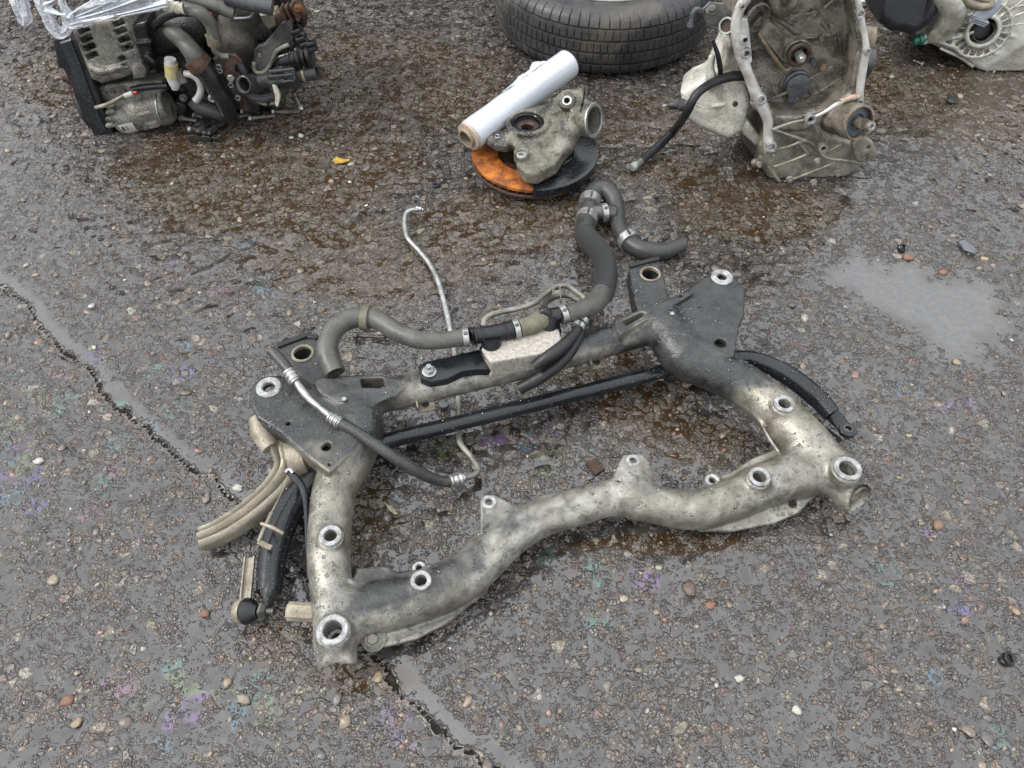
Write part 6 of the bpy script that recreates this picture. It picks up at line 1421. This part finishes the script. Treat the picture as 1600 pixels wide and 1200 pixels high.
# ------------------------------------------------------------------ small things lying about
def pebble(px, py, wpx, col, label, name='pebble', flat=.45, seed=0, group=None, asp=.75):
    p = P(px, py, .0015); col = tuple(c_ * .72 for c_ in col); r_ = R_(p, wpx); g = np.random.default_rng(seed + int(px)); v, f = ICO2
    vv = v * (1 + g.uniform(-.22, .22, (len(v), 1))) * np.array([r_, r_ * asp, r_ * flat]); a = g.random() * 3
    c, s = math.cos(a), math.sin(a); vv = np.stack([vv[:, 0] * c - vv[:, 1] * s, vv[:, 0] * s + vv[:, 1] * c, vv[:, 2]], 1) + p
    key = 'stone_%d_%d' % (int(col[0] * 100), int(col[2] * 100))
    if key not in M: M[key] = mat(key, col, tuple(c_ * .7 for c_ in col), .3, 0, 80, .0006, (.1, .08, .06), .3)
    M[key].name = 'stone_surface'
    return obj(name, vv, f, M[key], None, label=label, cat='stone', group=group)
T_ = (.62, .48, .32); W_ = (.95, .92, .82); R2 = (.42, .22, .15); G_ = (.50, .44, .34)
for a in [(381, 1092 - 0, 22, G_, 'pale tan stone below the lower left corner of the frame'),
          (590, 1058, 20, T_, 'yellowish stone just below the flange bolt of the frame'),
          (1110, 945, 19, R2, 'reddish two-tone stone below the right half of the front tube'),
          (1078, 920, 27, (.26, .19, .15), 'large flat brown stone below the front tube'),
          (1155, 1060, 15, W_, 'small bright white stone in the lower right ground'),
          (1245, 1110, 18, W_, 'cream stone in the lower right corner area'),
          (372, 762, 18, W_, 'round whitish shell-like stone beside the crack near the control arm'),
          (61, 720, 17, W_, 'white flat stone near the left edge beside oily colours'),
          (143, 478, 12, W_, 'bright white stone just above the crack at far left'),
          (147, 543, 9, W_, 'tiny white stone touching the upper side of the crack'),
          (320, 958, 18, R2, 'smooth orange-brown stone left of the drop link'),
          (1538, 405, 14, (.65, .50, .32), 'tan stone on the right edge above the grey puddle'),
          (1474, 425, 16, R2, 'red-brown round stone on the upper shore of the grey puddle'),
          (1495, 566, 14, T_, 'yellow-brown stone on the lower shore of the grey puddle'),
          (1418, 422 - 20, 18, R2, 'elongated reddish stone above the grey puddle'),
          (470, 212, 12, W_, 'white shell-like stone in the brown wet patch below the engine'),
          (455, 215, 8, W_, 'smaller white chip left of the white shell-like stone'),
          (518, 283, 12, T_, 'tan stone in the brown patch left of the disc'),
          (1466, 820, 22, (.40, .25, .17), 'brown oval stone at right of the frame below its right corner'),
          (1588, 955, 14, T_, 'tan stone at the right edge of the yard'),
          (120, 1130, 18, T_, 'pale brown stone in the lower left among oil colours'),
          (105, 1095, 22, R2, 'pinkish stone near the lower left edge')]:
    pebble(*a, seed=3)
# yellow scrap of leaf
def leaf(poly, z, mt, name, label, cat):
    m = MB(); v = PL(poly, z); v[:, 2] += np.array([.003 * math.sin(i * 1.9) for i in range(len(v))]); m.prism(v, UP, .0012); o = m.build(name, mt, None, label=label, cat=cat); return o
M['leaf'] = mat('yellow_leaf', (.60, .40, .07), (.40, .26, .05), .4, 0, 90, .0003, (.2, .12, .03), .4)
M['dry_leaf'] = mat('dry_olive_leaf', (.48, .46, .26), (.33, .31, .18), .45, 0, 90, .0003)
leaf([(519, 250), (526, 246), (536, 248), (545, 247), (547, 252), (536, 254), (524, 254)], .008, M['leaf'], 'leaf_scrap', 'yellow leaf scrap in the brown wet patch left of the disc', 'leaf')
leaf([(602, 785), (610, 792), (622, 802), (616, 803), (606, 796)], .008, M['dry_leaf'], 'leaf_scrap', 'thin olive leaf sliver right of the left side tube', 'leaf')
m = MB(); m.tube([P(54, 652, .008), P(90, 684, .010), P(125, 714, .007)], [.0016, .0018, .0014], 6); m.build('twig', M['steel_dark'], None, label='thin straight dark wire stalk on the oily ground at far left', cat='wire')
# small screw, ring washer and rubber plug
r = empty('screw', P(1436, 98, 0), 'small bright screw on wet ground below the black cover', 'screw')
m = MB(); a_, b_ = P(1441, 100, .006), P(1427, 94, .006); m.cyl(a_, b_, .0028, 8); m.build('shank', M['zinc'], r)
m = MB(); m.lathe(a_, a_ - b_, [(.007, -.002), (.007, .001), (.004, .003)], 12); m.build('head', M['clean'], r)
m = MB(); m.ring(P(681, 290, .003), UP, .011, .004, .006, 20, .3); m.build('rubber_ring', M['rubber'], None, label='small dark ring lying between the steering pipe and the disc', cat='washer')
m = MB(); m.ring(P(1574, 1029, .003), nrm(V(.3, -.2, 1)), .011, .006, .007, 20, .3); m.build('rubber_ring', M['plastic'], None, label='tiny black ring near the right edge at lower right', cat='washer')
m = MB(); m.ring(P(1408, 388, .004), nrm(V(.2, -.6, 1)), .011, .007, .008, 18, .3); m.build('hose_clip', M['black_paint'], None, label='black and silver ring clip just above the grey puddle', cat='clip')
m = MB(); m.lathe(P(1488, 158, .004), UP, [(.016, 0), (.018, .004), (.012, .010), (.004, .011)], 14); m.build('rubber_plug', M['rubber'], None, label='flat black rubber plug right of the oil-stained gearbox', cat='plug')
m = MB(); m.prism(PL([(916, 724), (930, 716), (945, 732), (930, 742)], .006), UP, .004, .001); m.build('flat_chip', M['rust_dark'], None, label='flat brown square chip left of the middle tab inside the frame', cat='chip')
m = MB(); m.prism(PL([(1498, 378), (1506, 374), (1528, 390), (1524, 396), (1508, 390)], .010), UP, .004, .001); m.build('slate_sliver', M['slate'], None, label='dark slate sliver on the ground above the grey puddle at right', cat='chip')
m = MB(); p = P(693, 633, .006); m.lathe(p, UP, [(.009, -.004), (.010, 0), (.010, .004), (.004, .005)], 8); m.build('nut', M['slate'], None, label='loose grey nut on the ground behind the black bar', cat='nut')
# white packet behind the gearboxes
m = MB(); m.box(P(1348, -2, .012), [V(.96, .2, 0), V(-.2, .96, 0), UP], (.060, .035, .010), .004); pk = m.build('white_packet', M['white'], None, label='small white packet on the ground between the two gearboxes', cat='packet')
